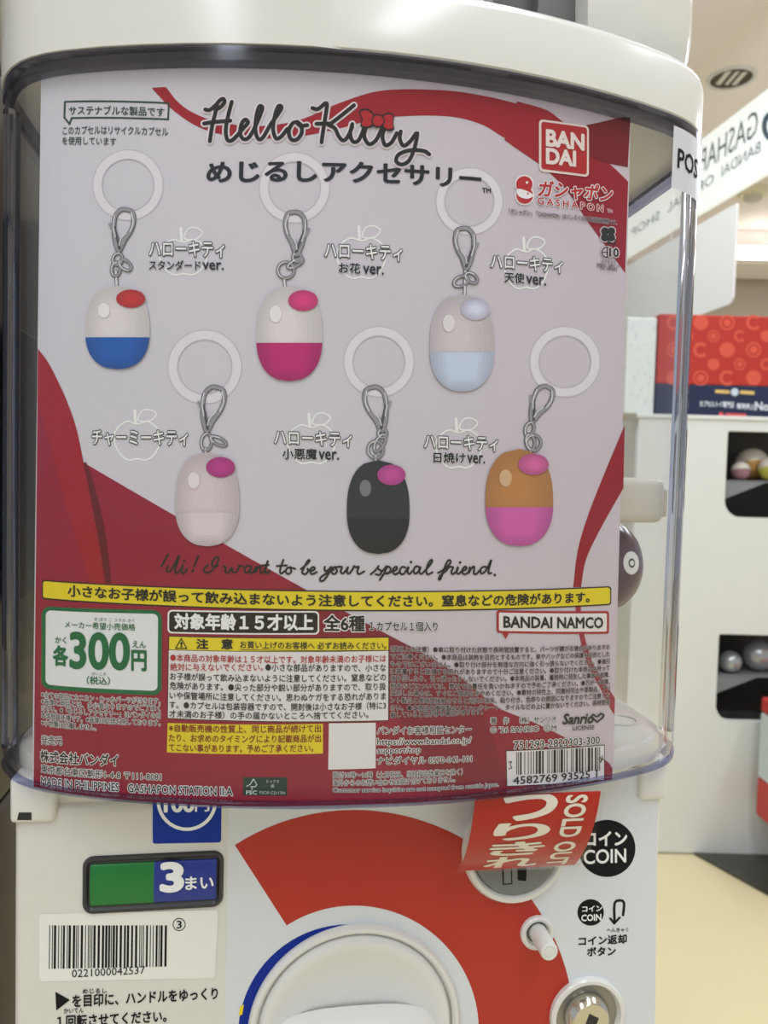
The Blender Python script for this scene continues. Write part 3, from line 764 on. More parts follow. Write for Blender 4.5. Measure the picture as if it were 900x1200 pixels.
charm((345, 220), 42, (345, 248), (347, 299), True, [(348, 302, 5, 5, 0), (346, 309, 10, 3.5, -.5), (335, 317, 9.5, 9.5, 0)], two(339, 391, 80, 112, (220, 212, 214), (190, 40, 112), .60, (218, 64, 130)), [(333, 326), (334, 338)])
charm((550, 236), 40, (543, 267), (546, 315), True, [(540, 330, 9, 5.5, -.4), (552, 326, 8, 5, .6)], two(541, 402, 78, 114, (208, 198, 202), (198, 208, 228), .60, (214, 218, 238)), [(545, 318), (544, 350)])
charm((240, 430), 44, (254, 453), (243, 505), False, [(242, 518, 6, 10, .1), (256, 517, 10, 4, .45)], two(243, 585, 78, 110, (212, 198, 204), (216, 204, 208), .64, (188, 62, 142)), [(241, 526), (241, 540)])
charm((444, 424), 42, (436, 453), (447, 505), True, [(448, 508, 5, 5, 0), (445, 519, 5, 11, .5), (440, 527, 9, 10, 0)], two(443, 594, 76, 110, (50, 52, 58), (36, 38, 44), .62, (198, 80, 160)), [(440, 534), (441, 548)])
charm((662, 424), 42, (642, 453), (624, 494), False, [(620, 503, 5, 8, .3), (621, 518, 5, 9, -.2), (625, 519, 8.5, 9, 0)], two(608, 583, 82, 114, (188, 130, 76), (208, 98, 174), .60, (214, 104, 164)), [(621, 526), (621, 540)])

# script line
Z3 = lambda pts: [(180 + x / 4.09, 640 + y / 4.09) for x, y in pts]
Z4 = lambda pts: [(380 + x / 4.09, 640 + y / 4.09) for x, y in pts]
s3 = [[(70, 38), (38, 97)], [(70, 95), (62, 115), (75, 122), (95, 98), (124, 42), (104, 110), (108, 128), (122, 122), (142, 90), (134, 120), (145, 130), (162, 108)], [(214, 48), (193, 98)],
      [(262, 90), (245, 102), (243, 120), (262, 127), (288, 108), (308, 76), (311, 54), (298, 54), (280, 80), (286, 97), (310, 95)],
      [(335, 96), (346, 100), (344, 122), (358, 127), (375, 102), (378, 122), (394, 125), (408, 105), (410, 92), (428, 98)],
      [(466, 97), (448, 93), (436, 110), (441, 127), (458, 120), (470, 96), (463, 122), (472, 130), (488, 108), (492, 95), (487, 128), (498, 106), (512, 96), (512, 127), (524, 127), (540, 100), (548, 68), (536, 108), (540, 130), (558, 118)], [(520, 92), (552, 90)],
      [(622, 65), (606, 113), (611, 131), (632, 116)], [(590, 95), (638, 92)], [(656, 100), (640, 106), (633, 122), (646, 134), (660, 121), (657, 104), (678, 108)],
      [(705, 110), (733, 87), (748, 70), (738, 70), (716, 113), (713, 129), (728, 134), (741, 118), (736, 107), (752, 118), (770, 112), (770, 101), (756, 104), (750, 122), (760, 134), (782, 124)]]
s4 = [[(2, 98), (2, 116), (14, 118), (34, 98), (20, 132), (-3, 163), (-20, 166), (-16, 148), (20, 125), (45, 112)],
      [(52, 99), (38, 106), (33, 122), (46, 134), (61, 120), (56, 102), (84, 99), (78, 120), (88, 131), (104, 115), (114, 98), (108, 122), (118, 131), (136, 110), (142, 95), (150, 101), (165, 98), (158, 120), (166, 134), (192, 120)],
      [(222, 135), (245, 115), (262, 92), (256, 106), (274, 121), (264, 137), (246, 134)],
      [(280, 117), (300, 95), (286, 130), (265, 162)], [(290, 112), (306, 98), (318, 109), (309, 129), (290, 131), (325, 122), (346, 111), (347, 99), (334, 103), (328, 122), (340, 135), (362, 122)],
      [(388, 102), (374, 99), (362, 113), (366, 132), (382, 131), (404, 98), (398, 122), (408, 133), (425, 116)],
      [(455, 101), (440, 96), (428, 113), (433, 131), (448, 124), (462, 98), (455, 122), (464, 133), (482, 117), (506, 90), (517, 70), (509, 67), (494, 92), (488, 120), (496, 135), (518, 125)],
      [(545, 128), (575, 110), (604, 80), (601, 67), (590, 73), (575, 106), (558, 154), (548, 159), (556, 140), (582, 119), (592, 106), (600, 99), (617, 102), (608, 122), (616, 134), (636, 116), (640, 98), (633, 122), (643, 133), (658, 120), (679, 111), (679, 99), (667, 103), (660, 122), (671, 135), (692, 122), (698, 98), (690, 131), (703, 108), (718, 98), (716, 130), (728, 133), (744, 116)],
      [(780, 101), (762, 99), (748, 113), (753, 131), (770, 121), (786, 94), (800, 65), (788, 110), (787, 130), (800, 128)]]
p = Print(CD)
for s_ in s3: p.stroke(Z3(s_), 2.3, DK, 3, n=5)
for s_ in s4: p.stroke(Z4(s_), 2.3, DK, 3, n=5)
for q in ((148, 70), (188, 118)): p.disc(Z3([q])[0], 1.6, DK, 4, n=12)
for q in ((415, 76), (650, 78), (816, 138)): p.disc(Z4([q])[0], 1.6, DK, 4, n=12)
p.build('script_lettering', CROOT)

# warning strip
YL = ink(226, 204, 40); p = Print(CD)
p.rrect((49.4, 679.5), (716, 687), (716, 709), (49.4, 702), 3.5, DK, 3); p.rrect((50.8, 681), (714.6, 688.4), (714.6, 707.5), (50.8, 700.4), 3, YL, 4)
p.text('小さなお子様が誤って飲み込まないよう注意してください。窒息などの危険があります。', (80, 698.5), (690, 705.6), 13.4, DK, 5, bold=.028); p.build('warning_strip', CROOT)
# price panel
GN = ink(16, 104, 62); PW_ = ink(226, 226, 230); p = Print(CD)
p.rrect((49, 710.5), (190, 715), (189.3, 815), (48.5, 807), 10, GN, 3); p.rrect((54, 715), (185.4, 719.3), (184.6, 809.5), (53.6, 802), 6, PW_, 4)
p.text('メーカー希望小売価格', (76.4, 735.3), (158.8, 738.8), 8, GN, 5, bold=.008); p.text('き ぼう こ うりか かく', (111, 727.3), (158, 729), 4, GN, 5)
p.text('かく', (65, 753.3), (78, 753.8), 7.5, GN, 5, bold=.015); p.text('各', (63, 779), (79.5, 779.8), 22.5, GN, 5, bold=.04)
p.text('300', (83, 781.8), (151, 783.8), 40.5, GN, 5, bold=.03); p.text('えん', (155.6, 758.5), (171, 759.2), 8, GN, 5, bold=.015); p.text('円', (154.7, 785), (171.3, 785.6), 23, GN, 5, bold=.035)
p.text('（税込）', (102, 801.4), (129, 802.4), 9.6, GN, 5, bold=.015); p.text('ぜい こみ', (107.5, 791), (124.5, 791.4), 3.8, GN, 5); p.build('price_panel', CROOT)
# age mark and count
p = Print(CD); p.rrect((196.6, 714.5), (374, 716), (374, 743.5), (196.4, 742), 5, WH, 3); p.rrect((198.5, 716.3), (372.2, 717.8), (372.2, 741.6), (198.3, 740.2), 4, ink(26, 24, 28), 4)
p.text('対象年齢１５才以上', (205, 736.6), (366.5, 738), 18, ink(238, 238, 238), 5, bold=.04)
p.text('全6種', (379.8, 739), (427, 739.5), 18.5, DK, 4, bold=.03, outline=WH, ow=.06); p.text('１カプセル１個入り', (433, 738.8), (512.5, 739.3), 11, DK, 4, bold=.02, outline=WH, ow=.05); p.build('age_mark', CROOT)
# company box
p = Print(CD); RB = ink(164, 34, 50)
p.rrect((581.7, 715), (713.5, 716), (713.3, 742.6), (581.7, 741.5), 3, RB, 3); p.poly([(587, 740), (597, 740), (592.5, 749)], RB, 3); p.rrect((584.4, 717.7), (710.8, 718.6), (710.6, 740), (584.4, 739), 1.5, ink(230, 224, 226), 4)
p.text('BANDAI NAMCO', (590, 735), (706, 735.6), 13, DK, 5, bold=.03); p.build('company_box', CROOT)
# caution panel
p = Print(CD); p.rrect((197.6, 744.8), (456, 746), (455.5, 844.5), (195.8, 842), .6, DK, 3); p.rrect((198.6, 745.8), (455.2, 747), (455, 761.6), (198.3, 760.8), .4, YL, 4); p.rrect((198, 761.6), (455, 762.4), (454.7, 843.6), (196.8, 841), .4, ink(224, 220, 222), 4)
p.stroke([(206, 759.4), (219, 759.6), (212.6, 748), (206, 759.4)], 1.3, DK, 5, smooth=False); p.text('!', (211.8, 758), (213.6, 758), 6, DK, 5, bold=.03)
p.text('注　意', (230.5, 759.8), (272.5, 760.2), 11.5, DK, 5, bold=.035); p.text('お買い上げのお客様へ 必ずお読みください。', (281.5, 759.3), (452.5, 760.2), 8.6, DK, 5, bold=.012); p.stroke([(281.5, 761), (452.5, 761.8)], .7, DK, 5, smooth=False)
CR = ink(176, 36, 44)
RW = 452
rows = [('●本商品の対象年齢は１５才以上です。対象年齢未満のお子様には', 199.8, RW, CR, 774.6), ('絶対に与えないでください。', 199.6, 308, CR, 785.4), ('●小さな部品がありますので、小さな', 311, RW, DK, 785.9), ('お子様が誤って飲み込まないように注意してください。窒息などの', 199.4, RW, DK, 796.4), ('危険があります。●尖った部分や鋭い部分がありますので、取り扱', 199.2, RW, DK, 807.3), ('いや保管場所に注意してください。思わぬケガをする恐れがありま', 199, RW, DK, 818.6), ('す。●カプセルは包装容器ですので、開封後は小さなお子様（特に3', 198.8, RW, DK, 829.6), ('才未満のお子様）の手の届かないところへ捨ててください。', 198.6, 431.5, DK, 840.2)]
for t_, x0, x1, m_, y in rows: p.text(t_, (x0, y), (x1, y + .9 * (x1 - x0) / 254), 8.8, m_, 5, bold=.012)
p.build('caution_panel', CROOT)
p = Print(CD); p.rrect((196.6, 847), (378.4, 848), (378.4, 882.8), (195.6, 881.4), .4, YL, 3); BR = ink(136, 40, 28)
for k, t_ in enumerate(('※自動販売機の性質上、同じ商品が続けて出', 'たり、お求めのタイミングにより記載商品が出', 'てこない事があります。予めご了承ください。')):
    p.text(t_, (198, 857 + 11.4 * k), (376 - (k == 2) * 9, 857.6 + 11.4 * k), 9, BR, 4, bold=.014)
p.build('notice_panel', CROOT)
# contact lines (the square patch beside them stays plain)
p = Print(CD); p.rrect((385.3, 847.4), (440.2, 846.6), (440.2, 900), (384.6, 901.6), .4, ink(226, 222, 224), 3)
K = dict(outline=WH, ow=.07, bold=.014)
p.text('バンダイお客様相談センター', (442, 860.4), (552, 858.6), 9.4, DK, 4, **K); p.text('https://www.bandai.co.jp/', (442, 874.6), (552, 872.4), 9.6, DK, 4, **K); p.text('support/top', (442, 884.6), (492.6, 883.4), 9, DK, 4, **K); p.text('ナビダイヤル 0570-041-101', (442, 895.6), (552.6, 892.6), 9, DK, 4, **K)
p.text('受付10時～16時（土日祝日、当社指定休業日を除く）', (390, 911.4), (541.7, 907.4), 7.4, DK, 4, **K); p.text('海外からのお問い合わせは受け付けておりません。', (390, 920.6), (533, 916), 7.4, DK, 4, **K); p.text('Customer service inquiries are not accepted from outside Japan.', (390, 929.4), (584, 922.4), 6.6, DK, 4, **K); p.build('contact_print', CROOT)
# handling notes
p = Print(CD)
fine = ('（使用上の注意）●傘に取り付けた状態で長時間放置すると、パーツが錆びる場合がありますの', 'でご注意ください。●本商品は装飾を目的とするものです。傘やバッグなどの保護を目的とした', 'ものではございません。●取り付け部分を無理な方向に強く引っ張らないでください。●強引', 'に装着すると破損する恐れがありますので十分ご注意ください。●取り付けた本商品を持って', '振り回したり、引っ張ったりしないでください。●本商品の装着、着脱時に発生した事故や故障、', '紛失などについては、弊社では責任を負いかねますので予めご了承ください。●万が一破損、', '変形した場合は、すぐにご使用をおやめください。●素材の特性上、同素材同士や革製品、プリ', 'ント製品と長時間接触させると光沢の消失、貼り付き、色移りの原因になりますのでご注意くだ', 'さい。●本商品を樹脂製のソファーやシート、タイルなどの上に置かないでください。長時間接', '触していると色が移る場合があります。')
yl = (763.4, 772.2, 780.9, 789.4, 797.8, 806.6, 815, 823.6, 832.4, 841); yr = (761, 769.2, 777.4, 785.3, 793.3, 801.4, 809.3, 817.4, 825.3, 837)
for t_, a, c_, k in zip(fine, yl, yr, range(10)): p.text(t_, (457.5, a), (714 if k < 9 else 565.5, c_), 7.0, DK, 4, bold=.02, outline=ink(214, 198, 204), ow=.05)
p.text('著　作　（株）サンリオ', (574.5, 848.6), (651.6, 846), 8.2, DK, 4, **K); p.text("© '26 SANRIO  ⓁM", (574.5, 858.8), (651.6, 856), 7.6, DK, 4, **K); p.build('handling_notes', CROOT)
p = Print(CD); p.text('Sanrio', (659, 848.4), (695, 847), 12, DK, 4, bold=.03, shear=.25)
p.stroke([(699, 845.5), (693.5, 840), (695, 837), (699, 839.5), (704, 836), (707, 839), (699, 846)], 2, DK, 5, n=5); p.text('LICENSE', (671, 855.5), (696, 854.2), 5, DK, 4, bold=.01); p.build('licence_mark', CROOT)
# left notes
p = Print(CD)
for t_, a, c_, x1 in (('※全ての商品にカニカン・わっかパーツが付きます。', 816.6, 825, 188), ('※画像と商品とは、多少異なりますのでご了承く', 824.6, 833.4, 188), ('ださい。※「めじるしアクセサリー」はバンダイの日', 832.6, 842, 188), ('本国登録商標です。※画像は処理を施しております。', 841, 850.6, 188), ('※小物類は付属しません。', 849.6, 856, 113)):
    p.text(t_, (48.7, a), (x1, c_), 7.2, DK, 4, bold=.014, outline=WH, ow=.07)
p.text('発売元', (48.6, 871.8), (73, 873), 10.5, DK, 4, bold=.01, outline=WH, ow=.06); p.text('株式会社バンダイ', (47.7, 891.7), (138.5, 897.5), 13.5, DK, 4, bold=.025, outline=WH, ow=.06)
p.text('東京都台東区駒形1-4-8 〒111-8081', (48.6, 904.6), (189, 914.6), 9.4, DK, 4, **K); p.text('MADE IN PHILIPPINES', (48.6, 918.8), (139.4, 926.8), 9.4, DK, 4, bold=.014, outline=WH, ow=.07); p.text('GASHAPON STATION II:A', (150, 927.6), (272.4, 931.8), 9.6, DK, 4, bold=.014, outline=WH, ow=.07); p.build('maker_print', CROOT)
p = Print(CD); p.rrect((285, 910.5), (336.6, 910.8), (336.4, 932), (284.6, 931.6), .5, ink(24, 58, 54), 3); LG2 = ink(206, 214, 212)
p.stroke([(289, 921), (293, 919), (297, 912.5), (301, 919), (299, 921.5), (294, 921.5)], 1, LG2, 4, smooth=False); p.stroke([(295, 922), (295.5, 925)], 1, LG2, 4, smooth=False); p.text('FSC', (288.5, 930.2), (301, 930.4), 4.4, LG2, 4, bold=.03); p.text('ミックス', (312, 917), (327, 917), 3.6, LG2, 4); p.text('紙', (317.5, 922.6), (321.5, 922.6), 4, LG2, 4); p.text('FSC® C211701', (304.5, 930), (334, 930.4), 3.6, LG2, 4); p.build('paper_mark', CROOT)
# barcode
p = Print(CD); p.text('751293-2823303-300', (601.8, 877.4), (702.3, 871), 9.2, DK, 4, bold=.012, outline=WH, ow=.06)
p.rrect((592.3, 879), (708.4, 872.3), (708.2, 914), (593.4, 921.5), .3, DK, 3); p.rrect((593.2, 879.9), (707.5, 873.2), (707.4, 913.2), (594.2, 920.5), .3, ink(226, 220, 224), 4)
code = '4582769935251'; Lc = ['0001101', '0011001', '0010011', '0111101', '0100011', '0110001', '0101111', '0111011', '0110111', '0001011']
par = ['LLLLLL', 'LLGLGG', 'LLGGLG', 'LLGGGL', 'LGLLGG', 'LGGLLG', 'LGGGLL', 'LGLGLG', 'LGLGGL', 'LGGLGL'][int(code[0])]
bits = '101'
for d_, k in zip(code[1:7], par):
    c_ = Lc[int(d_)]; bits += c_ if k == 'L' else ''.join('1' if x == '0' else '0' for x in c_)[::-1]
bits += '01010' + ''.join(''.join('1' if x == '0' else '0' for x in Lc[int(d_)]) for d_ in code[7:]) + '101'
i = 0
while i < len(bits):
    if bits[i] == '1':
        j = i
        while j < len(bits) and bits[j] == '1': j += 1
        xa = 604.8 + 98 * i / 95; xb = 604.8 + 98 * j / 95 - .12; ya = lambda x: 881.2 - (x - 604.8) * .0643; yb = lambda x: 907.6 - (x - 604.8) * .052
        p.poly([(xa, ya(xa)), (xb, ya(xb)), (xb, yb(xb)), (xa, yb(xa))], BLACKINK, 5); i = j
    else: i += 1
p.text('4582769 93525 1', (601, 918.6), (699.4, 910), 9, BLACKINK, 5, bold=.01)
p.stroke([(595.5, 893), (599, 892), (597.5, 896), (599.5, 899), (596, 900.5)], 1, DK, 5); p.stroke([(701.5, 890), (703, 887), (704, 891), (702, 893), (704.5, 892)], .9, DK, 5); p.stroke([(705.5, 885), (704.8, 890), (706.6, 890), (705.6, 888)], .9, DK, 5)
p.build('barcode_panel', CROOT)

# ================================================================== SOLD OUT TAG
class TagS:
    cut = 0
    def __init__(s):
        s.uTL, s.uTR = Plane(.013).hit(557, 938)[0], Plane(.013).hit(704, 928)[0]
        s.uBL, s.uBR = Plane(.033).hit(538, 1020)[0], Plane(.033).hit(673, 1020)[0]
    def pos(s, a, t, off_):                          # a across 0..1, t down 0..1 (quarter bend)
        th = t * math.radians(42); v = .013 + .077 * (1 - math.cos(th)); w = WB - .0012 - .077 * math.sin(th)
        e = math.sin(th) / math.sin(math.radians(42))
        u = (s.uTL + (s.uBL - s.uTL) * e) * (1 - a) + (s.uTR + (s.uBR - s.uTR) * e) * a
        n = Vector((-math.cos(th), -math.sin(th)))   # outward in (v, w)
        w2 = w - .004 * a * (1 - e) * 0
        return L(u, v + n.x * off_, w2 + n.y * off_)
TG = TagS()
TROOT = empty('sold_out_tag', TG.pos(.5, 1, 0), 'red curled plastic sold out tag hanging below the clear case over the coin slot', 'sign', rz=math.atan2(U.y, U.x))
TRED = M('tag_red', (190, 28, 20), .4); b = bm_new(); rr = []
for k in range(25):
    t = 1.0 * k / 24; q0 = TG.pos(0, t, 0); q1 = TG.pos(1, t, 0); q2 = TG.pos(1, t, -.0008); q3 = TG.pos(0, t, -.0008); rr.append([q0, q1, q2, q3])
loft(b, rr, True, True, True); link('tag_sheet', b, TRED, TROOT, True)
b = bm_new(); rr = []
for k in range(25):
    t = 1.01 * k / 24; rr.append([TG.pos(-.03, t, .0012), TG.pos(1.03, t, .0012), TG.pos(1.03, t, .0008), TG.pos(-.03, t, .0008)])
loft(b, rr, True, True, True); link('clear_sleeve', b, clear('sleeve_film', (.97, .96, .95), .2, 1.15), TROOT, True, 'clear film sleeve')
p = Print(TG); TW = ink(240, 232, 222)
def tagtext(body, a0, a1, t0, t1, rot=False, bold=.03):
    vs, fs = glyphs(body, bold, fine=True); x0 = min(v.x for v in vs); x1 = max(v.x for v in vs); y0 = min(v.y for v in vs); y1 = max(v.y for v in vs)
    if rot: mp = lambda v: Vector((a0 + (a1 - a0) * (v.y - y0) / (y1 - y0), t0 + (t1 - t0) * (v.x - x0) / (x1 - x0)))
    else: mp = lambda v: Vector((a0 + (a1 - a0) * (v.x - x0) / (x1 - x0), t1 - (t1 - t0) * (v.y - y0) / (y1 - y0)))
    n = len(vs); t_ = bmesh.new(); V_ = [t_.verts.new((*mp(v), v.z)) for v in vs]
    for f in fs:
        try: t_.faces.new([V_[i] for i in f])
        except ValueError: pass
    bmesh.ops.bisect_plane(t_, geom=list(t_.verts) + list(t_.edges) + list(t_.faces), plane_co=(0, .004, 0), plane_no=(0, -1, 0), dist=1e-6, clear_outer=True)
    for k in range(1, 26):
        bmesh.ops.bisect_plane(t_, geom=list(t_.verts) + list(t_.edges) + list(t_.faces), plane_co=(0, k * .04, 0), plane_no=(0, 1, 0), dist=1e-6)
    merge(p.bm, t_, lambda x, y, z: TG.pos(x, y, .0003 + z * EPS), p.mi(TW))
tagtext('う', .22, .66, -.11, .27); tagtext('り', .18, .64, .29, .50); tagtext('き', .18, .64, .52, .72); tagtext('れ', .18, .64, .74, .95)
tagtext('SOLD OUT', .72, .90, .02, .95, True)
p.build('tag_lettering', TROOT)

# ================================================================== THINGS BEHIND
# neighbour on the left
NROOT = empty('capsule_machine', (-.52, .62, 0), 'dim brown grey machine at the left edge, beside the clear case', 'capsule machine')
NB = M('dim_brown_plastic', (126, 112, 92), .6); b = bm_new()
box_l(b, -.62, -.245, .08, .34, -1.25, -.25, .008); link('body', b, M('dim_grey_plastic', (160, 148, 134), .6), NROOT, True)
b = bm_new(); box_l(b, -.62, -.245, .075, .34, -.249, .275, .01); box_l(b, -.243, -.236, .2, .33, -.1, .1, .003); link('case', b, M('dim_dark_plastic', (48, 45, 50), .4), NROOT, True)
b = bm_new(); box_l(b, -.62, -.25, .1, .34, .276, .42, .01); link('top_housing', b, NB, NROOT, True)

# capsule held inside our case, peeping out at the card's right edge
TC = empty('toy_capsule', L(.125, .12, WB + .0146), 'dark purple oval capsule with a white round mark, behind the right edge of the card', 'capsule')
# white bank of machines across the aisle
YB = 2.03
xa, xb = bgp(740, 700, YB).x, 1.55
zt = bgp(830, 492, YB).z; zb = bgp(830, 1000, YB).z
def plate(outer, holes, thick, y0):                   # plate in x,z with holes, front at y0
    cu = bpy.data.curves.new('plate', 'CURVE'); cu.dimensions = '2D'; cu.fill_mode = 'BOTH'; cu.extrude = thick / 2
    for loop_ in [outer] + holes:
        sp = cu.splines.new('POLY'); sp.points.add(len(loop_) - 1); sp.use_cyclic_u = True
        for pt, q in zip(sp.points, loop_): pt.co = (q[0], q[1], 0, 1)
    ob = bpy.data.objects.new('plate', cu); me = bpy.data.meshes.new_from_object(ob); bm = bmesh.new(); bm.from_mesh(me)
    for v in bm.verts: v.co = Vector((v.co.x, y0 + thick / 2 - v.co.z, v.co.y))
    bpy.data.objects.remove(ob); bpy.data.meshes.remove(me); return bm
def rr2(x0, x1, z0, z1, rb, rt, n=8):
    P = []
    for cx, cz, s0, r in ((x1 - rt, z1 - rt, 0, rt), (x0 + rt, z1 - rt, 90, rt), (x0 + rb, z0 + rb, 180, rb), (x1 - rb, z0 + rb, 270, rb)):
        for k in range(n + 1): th = math.radians(s0 + 90 * k / n); P.append((cx + r * math.cos(th), cz + r * math.sin(th)))
    return P
BROOT = empty('capsule_cabinet', ((xa + xb) / 2, YB + .2, 0), 'white bank of capsule units with two rounded windows across the aisle', 'capsule cabinet')
BW = M('cabinet_white', (228, 229, 226), .4)
wx0 = bgp(851, 550, YB).x; wu1, wu0 = bgp(855, 505, YB).z, bgp(855, 606, YB).z; wx0b = bgp(840, 800, YB).x; wl1, wl0 = bgp(845, 743, YB).z, bgp(845, 845, YB).z
bm = plate([(xa, zb), (xb, zb), (xb, zt), (xa, zt)], [rr2(wx0, wx0 + .42, wu0, wu1, .045, .006), rr2(wx0b, wx0b + .44, wl0, wl1, .045, .006)], .02, YB)
FRONT = link('front_panel', bm, BW, BROOT)
b = bm_new(); world_box(b, xa, xa + .015, YB + .021, YB + .42, zb, zt); world_box(b, xb - .015, xb, YB + .021, YB + .42, zb, zt); world_box(b, xa, xb, YB + .405, YB + .42, zb, zt); world_box(b, xa + .016, xb - .016, YB + .021, YB + .40, zb, zb + .015); world_box(b, xa + .016, xb - .016, YB + .021, YB + .40, zt - .015, zt)
link('carcass', b, BW, BROOT)
DKI = M('window_dark', (70, 62, 58), .5); b = bm_new(); world_box(b, wx0b - .02, xb - .03, YB + .20, YB + .205, wl0 - .03, wu1 + .02); link('inner_liner', b, DKI, BROOT)
shz = bgp(870, 563, YB).z; sh2 = bgp(870, 795, YB).z
SHM = M('chute_grey', (132, 134, 138), .5)
for zz, x_ in ((shz, wx0), (sh2, wx0b)):
    b = bm_new(); world_box(b, x_ - .015, xb - .03, YB + .03, YB + .19, zz - .004, zz)
    t = bmesh.new(); vs = [t.verts.new(q) for q in ((x_ - .01, YB + .03, zz - .005), (x_ + .12, YB + .03, zz - .005), (x_ - .01, YB + .03, zz - .06))] + [t.verts.new(q) for q in ((x_ - .01, YB + .19, zz - .005), (x_ + .12, YB + .19, zz - .005), (x_ - .01, YB + .19, zz - .06))]
    for f in ((0, 1, 2), (5, 4, 3), (0, 3, 4, 1), (1, 4, 5, 2), (2, 5, 3, 0)): t.faces.new([vs[i] for i in f])
    merge(b, t); link('chute', b, SHM, BROOT)
for x_ in (xa + .08, bgp(893, 1000, YB).x, xb - .1):
    b = bm_new(); cc = Vector((x_, YB + .10, .031)); rr = [[Vector((cc.x + dx, cc.y + .03 * math.cos(k * math.pi / 10), cc.z + .03 * math.sin(k * math.pi / 10))) for k in range(20)] for dx in (-.011, .011)]
    loft(b, rr, True, True, True); world_box(b, x_ - .014, x_ + .014, YB + .075, YB + .125, .052, zb + .001); link('caster', b, DARK, BROOT)
# capsules in the windows
def capsule(px, py, rpx, m1, m2, lab, z_on, back=0, grp='capsules in the far windows'):
    c = bgp(px, py, YB + .09 + back); r = rpx / F * (YB + .09 + back); c.z = z_on + r + .001
    o = empty('toy_capsule', (c.x, c.y, z_on + .001), lab, 'capsule', grp)
    for nm, mt, s0 in (('lower_shell', m1, -1), ('upper_shell', m2, 1)):
        b = bm_new(); t = bmesh.new(); bmesh.ops.create_uvsphere(t, u_segments=24, v_segments=16, radius=r * (1 if s0 < 0 else .985))
        bmesh.ops.bisect_plane(t, geom=list(t.verts) + list(t.edges) + list(t.faces), plane_co=(0, 0, 0), plane_no=(0, .25, -s0), clear_outer=True)
        merge(b, t, lambda x, y, z: c + Vector((x, y, z))); link(nm, b, mt, o, True)
GO = M('capsule_gold', (196, 150, 84), .25, .3); SV = M('capsule_silver', (176, 180, 184), .22, .5); PK = M('capsule_mauve', (150, 108, 122), .3); YG = M('capsule_olive', (176, 172, 70), .3); CLR = M('capsule_pale', (206, 196, 186), .15)
capsule(882, 528, 19, GO, CLR, 'large gold capsule in the upper far window', shz, .02)
capsule(868, 553, 11, PK, CLR, 'small mauve capsule in the front left of the upper far window', shz, -.04)
capsule(903, 545, 14, YG, CLR, 'olive yellow capsule at the right of the upper far window', shz, -.045)
capsule(855, 790, 13, SV, SV, 'smaller silver capsule at the left of the lower far window', sh2, -.03)
capsule(888, 780, 19, SV, SV, 'larger silver capsule in the middle of the lower far window', sh2, .0)
# topper
TPR = empty('header_board', (bgp(850, 490, YB).x, YB + .05, zt), 'red and navy header board with pale ring pattern on top of the white capsule bank', 'sign board')
z1 = bgp(836, 369, YB).z; z2 = bgp(836, 451, YB).z; x0 = bgp(772, 400, YB).x
b = bm_new(); world_box(b, x0, xb, YB + .002, YB + .06, z2, z1, .003); RP = link('red_panel', b, M('header_red', (186, 44, 32), .5), TPR)
b = bm_new(); world_box(b, x0, xb, YB + .001, YB + .06, zt + .012, z2 - .0005, .002); NP = link('navy_panel', b, M('header_navy', (22, 34, 72), .5), TPR)
b = bm_new(); world_box(b, x0 - .05, xb, YB - .004, YB + .06, zt + .0005, zt + .0115, .002); link('ledge', b, BW, TPR)
WF = Wall((0, YB + .002, 0), (1, 0, 0), (0, 1, 0)); p = Print(WF); PR = ink(206, 88, 72)
k = 0
for j, yy in enumerate((378, 394, 410, 427, 443)):
    for i in range(7):
        cx = 798 + i * 31 + (15 if j % 2 else 0) - 8; kind = (i + j) % 3; r = 9 if j % 2 == 0 else 7
        if kind == 0: p.disc((cx, yy), r, PR, 4, r2=r * .6, a0=40, a1=320, n=24)
        elif kind == 1: p.disc((cx, yy), r, PR, 4, n=24)
        else: p.disc((cx, yy), r, PR, 4, r2=r * .75, n=24); p.disc((cx, yy), r * .5, PR, 4, n=16)
p.build('ring_pattern', RP)
WN = Wall((0, YB + .001, 0), (1, 0, 0), (0, 1, 0)); p = Print(WN); CWH = ink(214, 220, 230)
p.rrect((838, 456.5), (855, 457.5), (855, 461.5), (838, 460.5), 1, ink(214, 180, 110), 4); p.rrect((867, 457.5), (884, 458.5), (884, 462.5), (867, 461.5), 1, ink(214, 180, 110), 4); p.disc((861, 459.5), 4.6, ink(190, 205, 220), 4, n=16)
p.text('カプセルトイ専門店', (820, 476.5), (860, 478), 7, CWH, 4, bold=.03); p.text('販売売上', (863.5, 479), (884, 480), 6.5, CWH, 4, bold=.03); p.text('No.1', (885, 480.5), (908, 481.5), 9.5, CWH, 4, bold=.03)
p.disc((845, 486), 3, ink(220, 90, 90), 4, n=14); p.rrect((850, 484), (875, 485), (875, 488.5), (850, 487.5), 1.5, ink(206, 90, 92), 4); p.build('slogan_print', NP)
# pale patterned box left of the header
b = bm_new(); xm0 = bgp(735, 400, YB).x; world_box(b, xm0, x0 - .004, YB + .006, YB + .05, zt + .012, z1 - .01, .003)
xmd = bpy.data.materials.new('pale_mesh_pattern'); xmd.use_nodes = True; nt = xmd.node_tree; vo = nt.nodes.new('ShaderNodeTexVoronoi'); vo.inputs['Scale'].default_value = 60; cr = nt.nodes.new('ShaderNodeValToRGB'); tc = nt.nodes.new('ShaderNodeTexCoord')
cr.color_ramp.elements[0].color = (.62, .68, .68, 1); cr.color_ramp.elements[1].color = (.84, .88, .87, 1); cr.color_ramp.elements[1].position = .4
nt.links.new(tc.outputs['Object'], vo.inputs[0]); nt.links.new(vo.outputs[0], cr.inputs[0]); nt.links.new(cr.outputs[0], nt.nodes['Principled BSDF'].inputs['Base Color'])
o = tag(link('pattern_board', b, xmd), 'pale patterned board standing left of the red header board', 'board'); centre_origin(o)
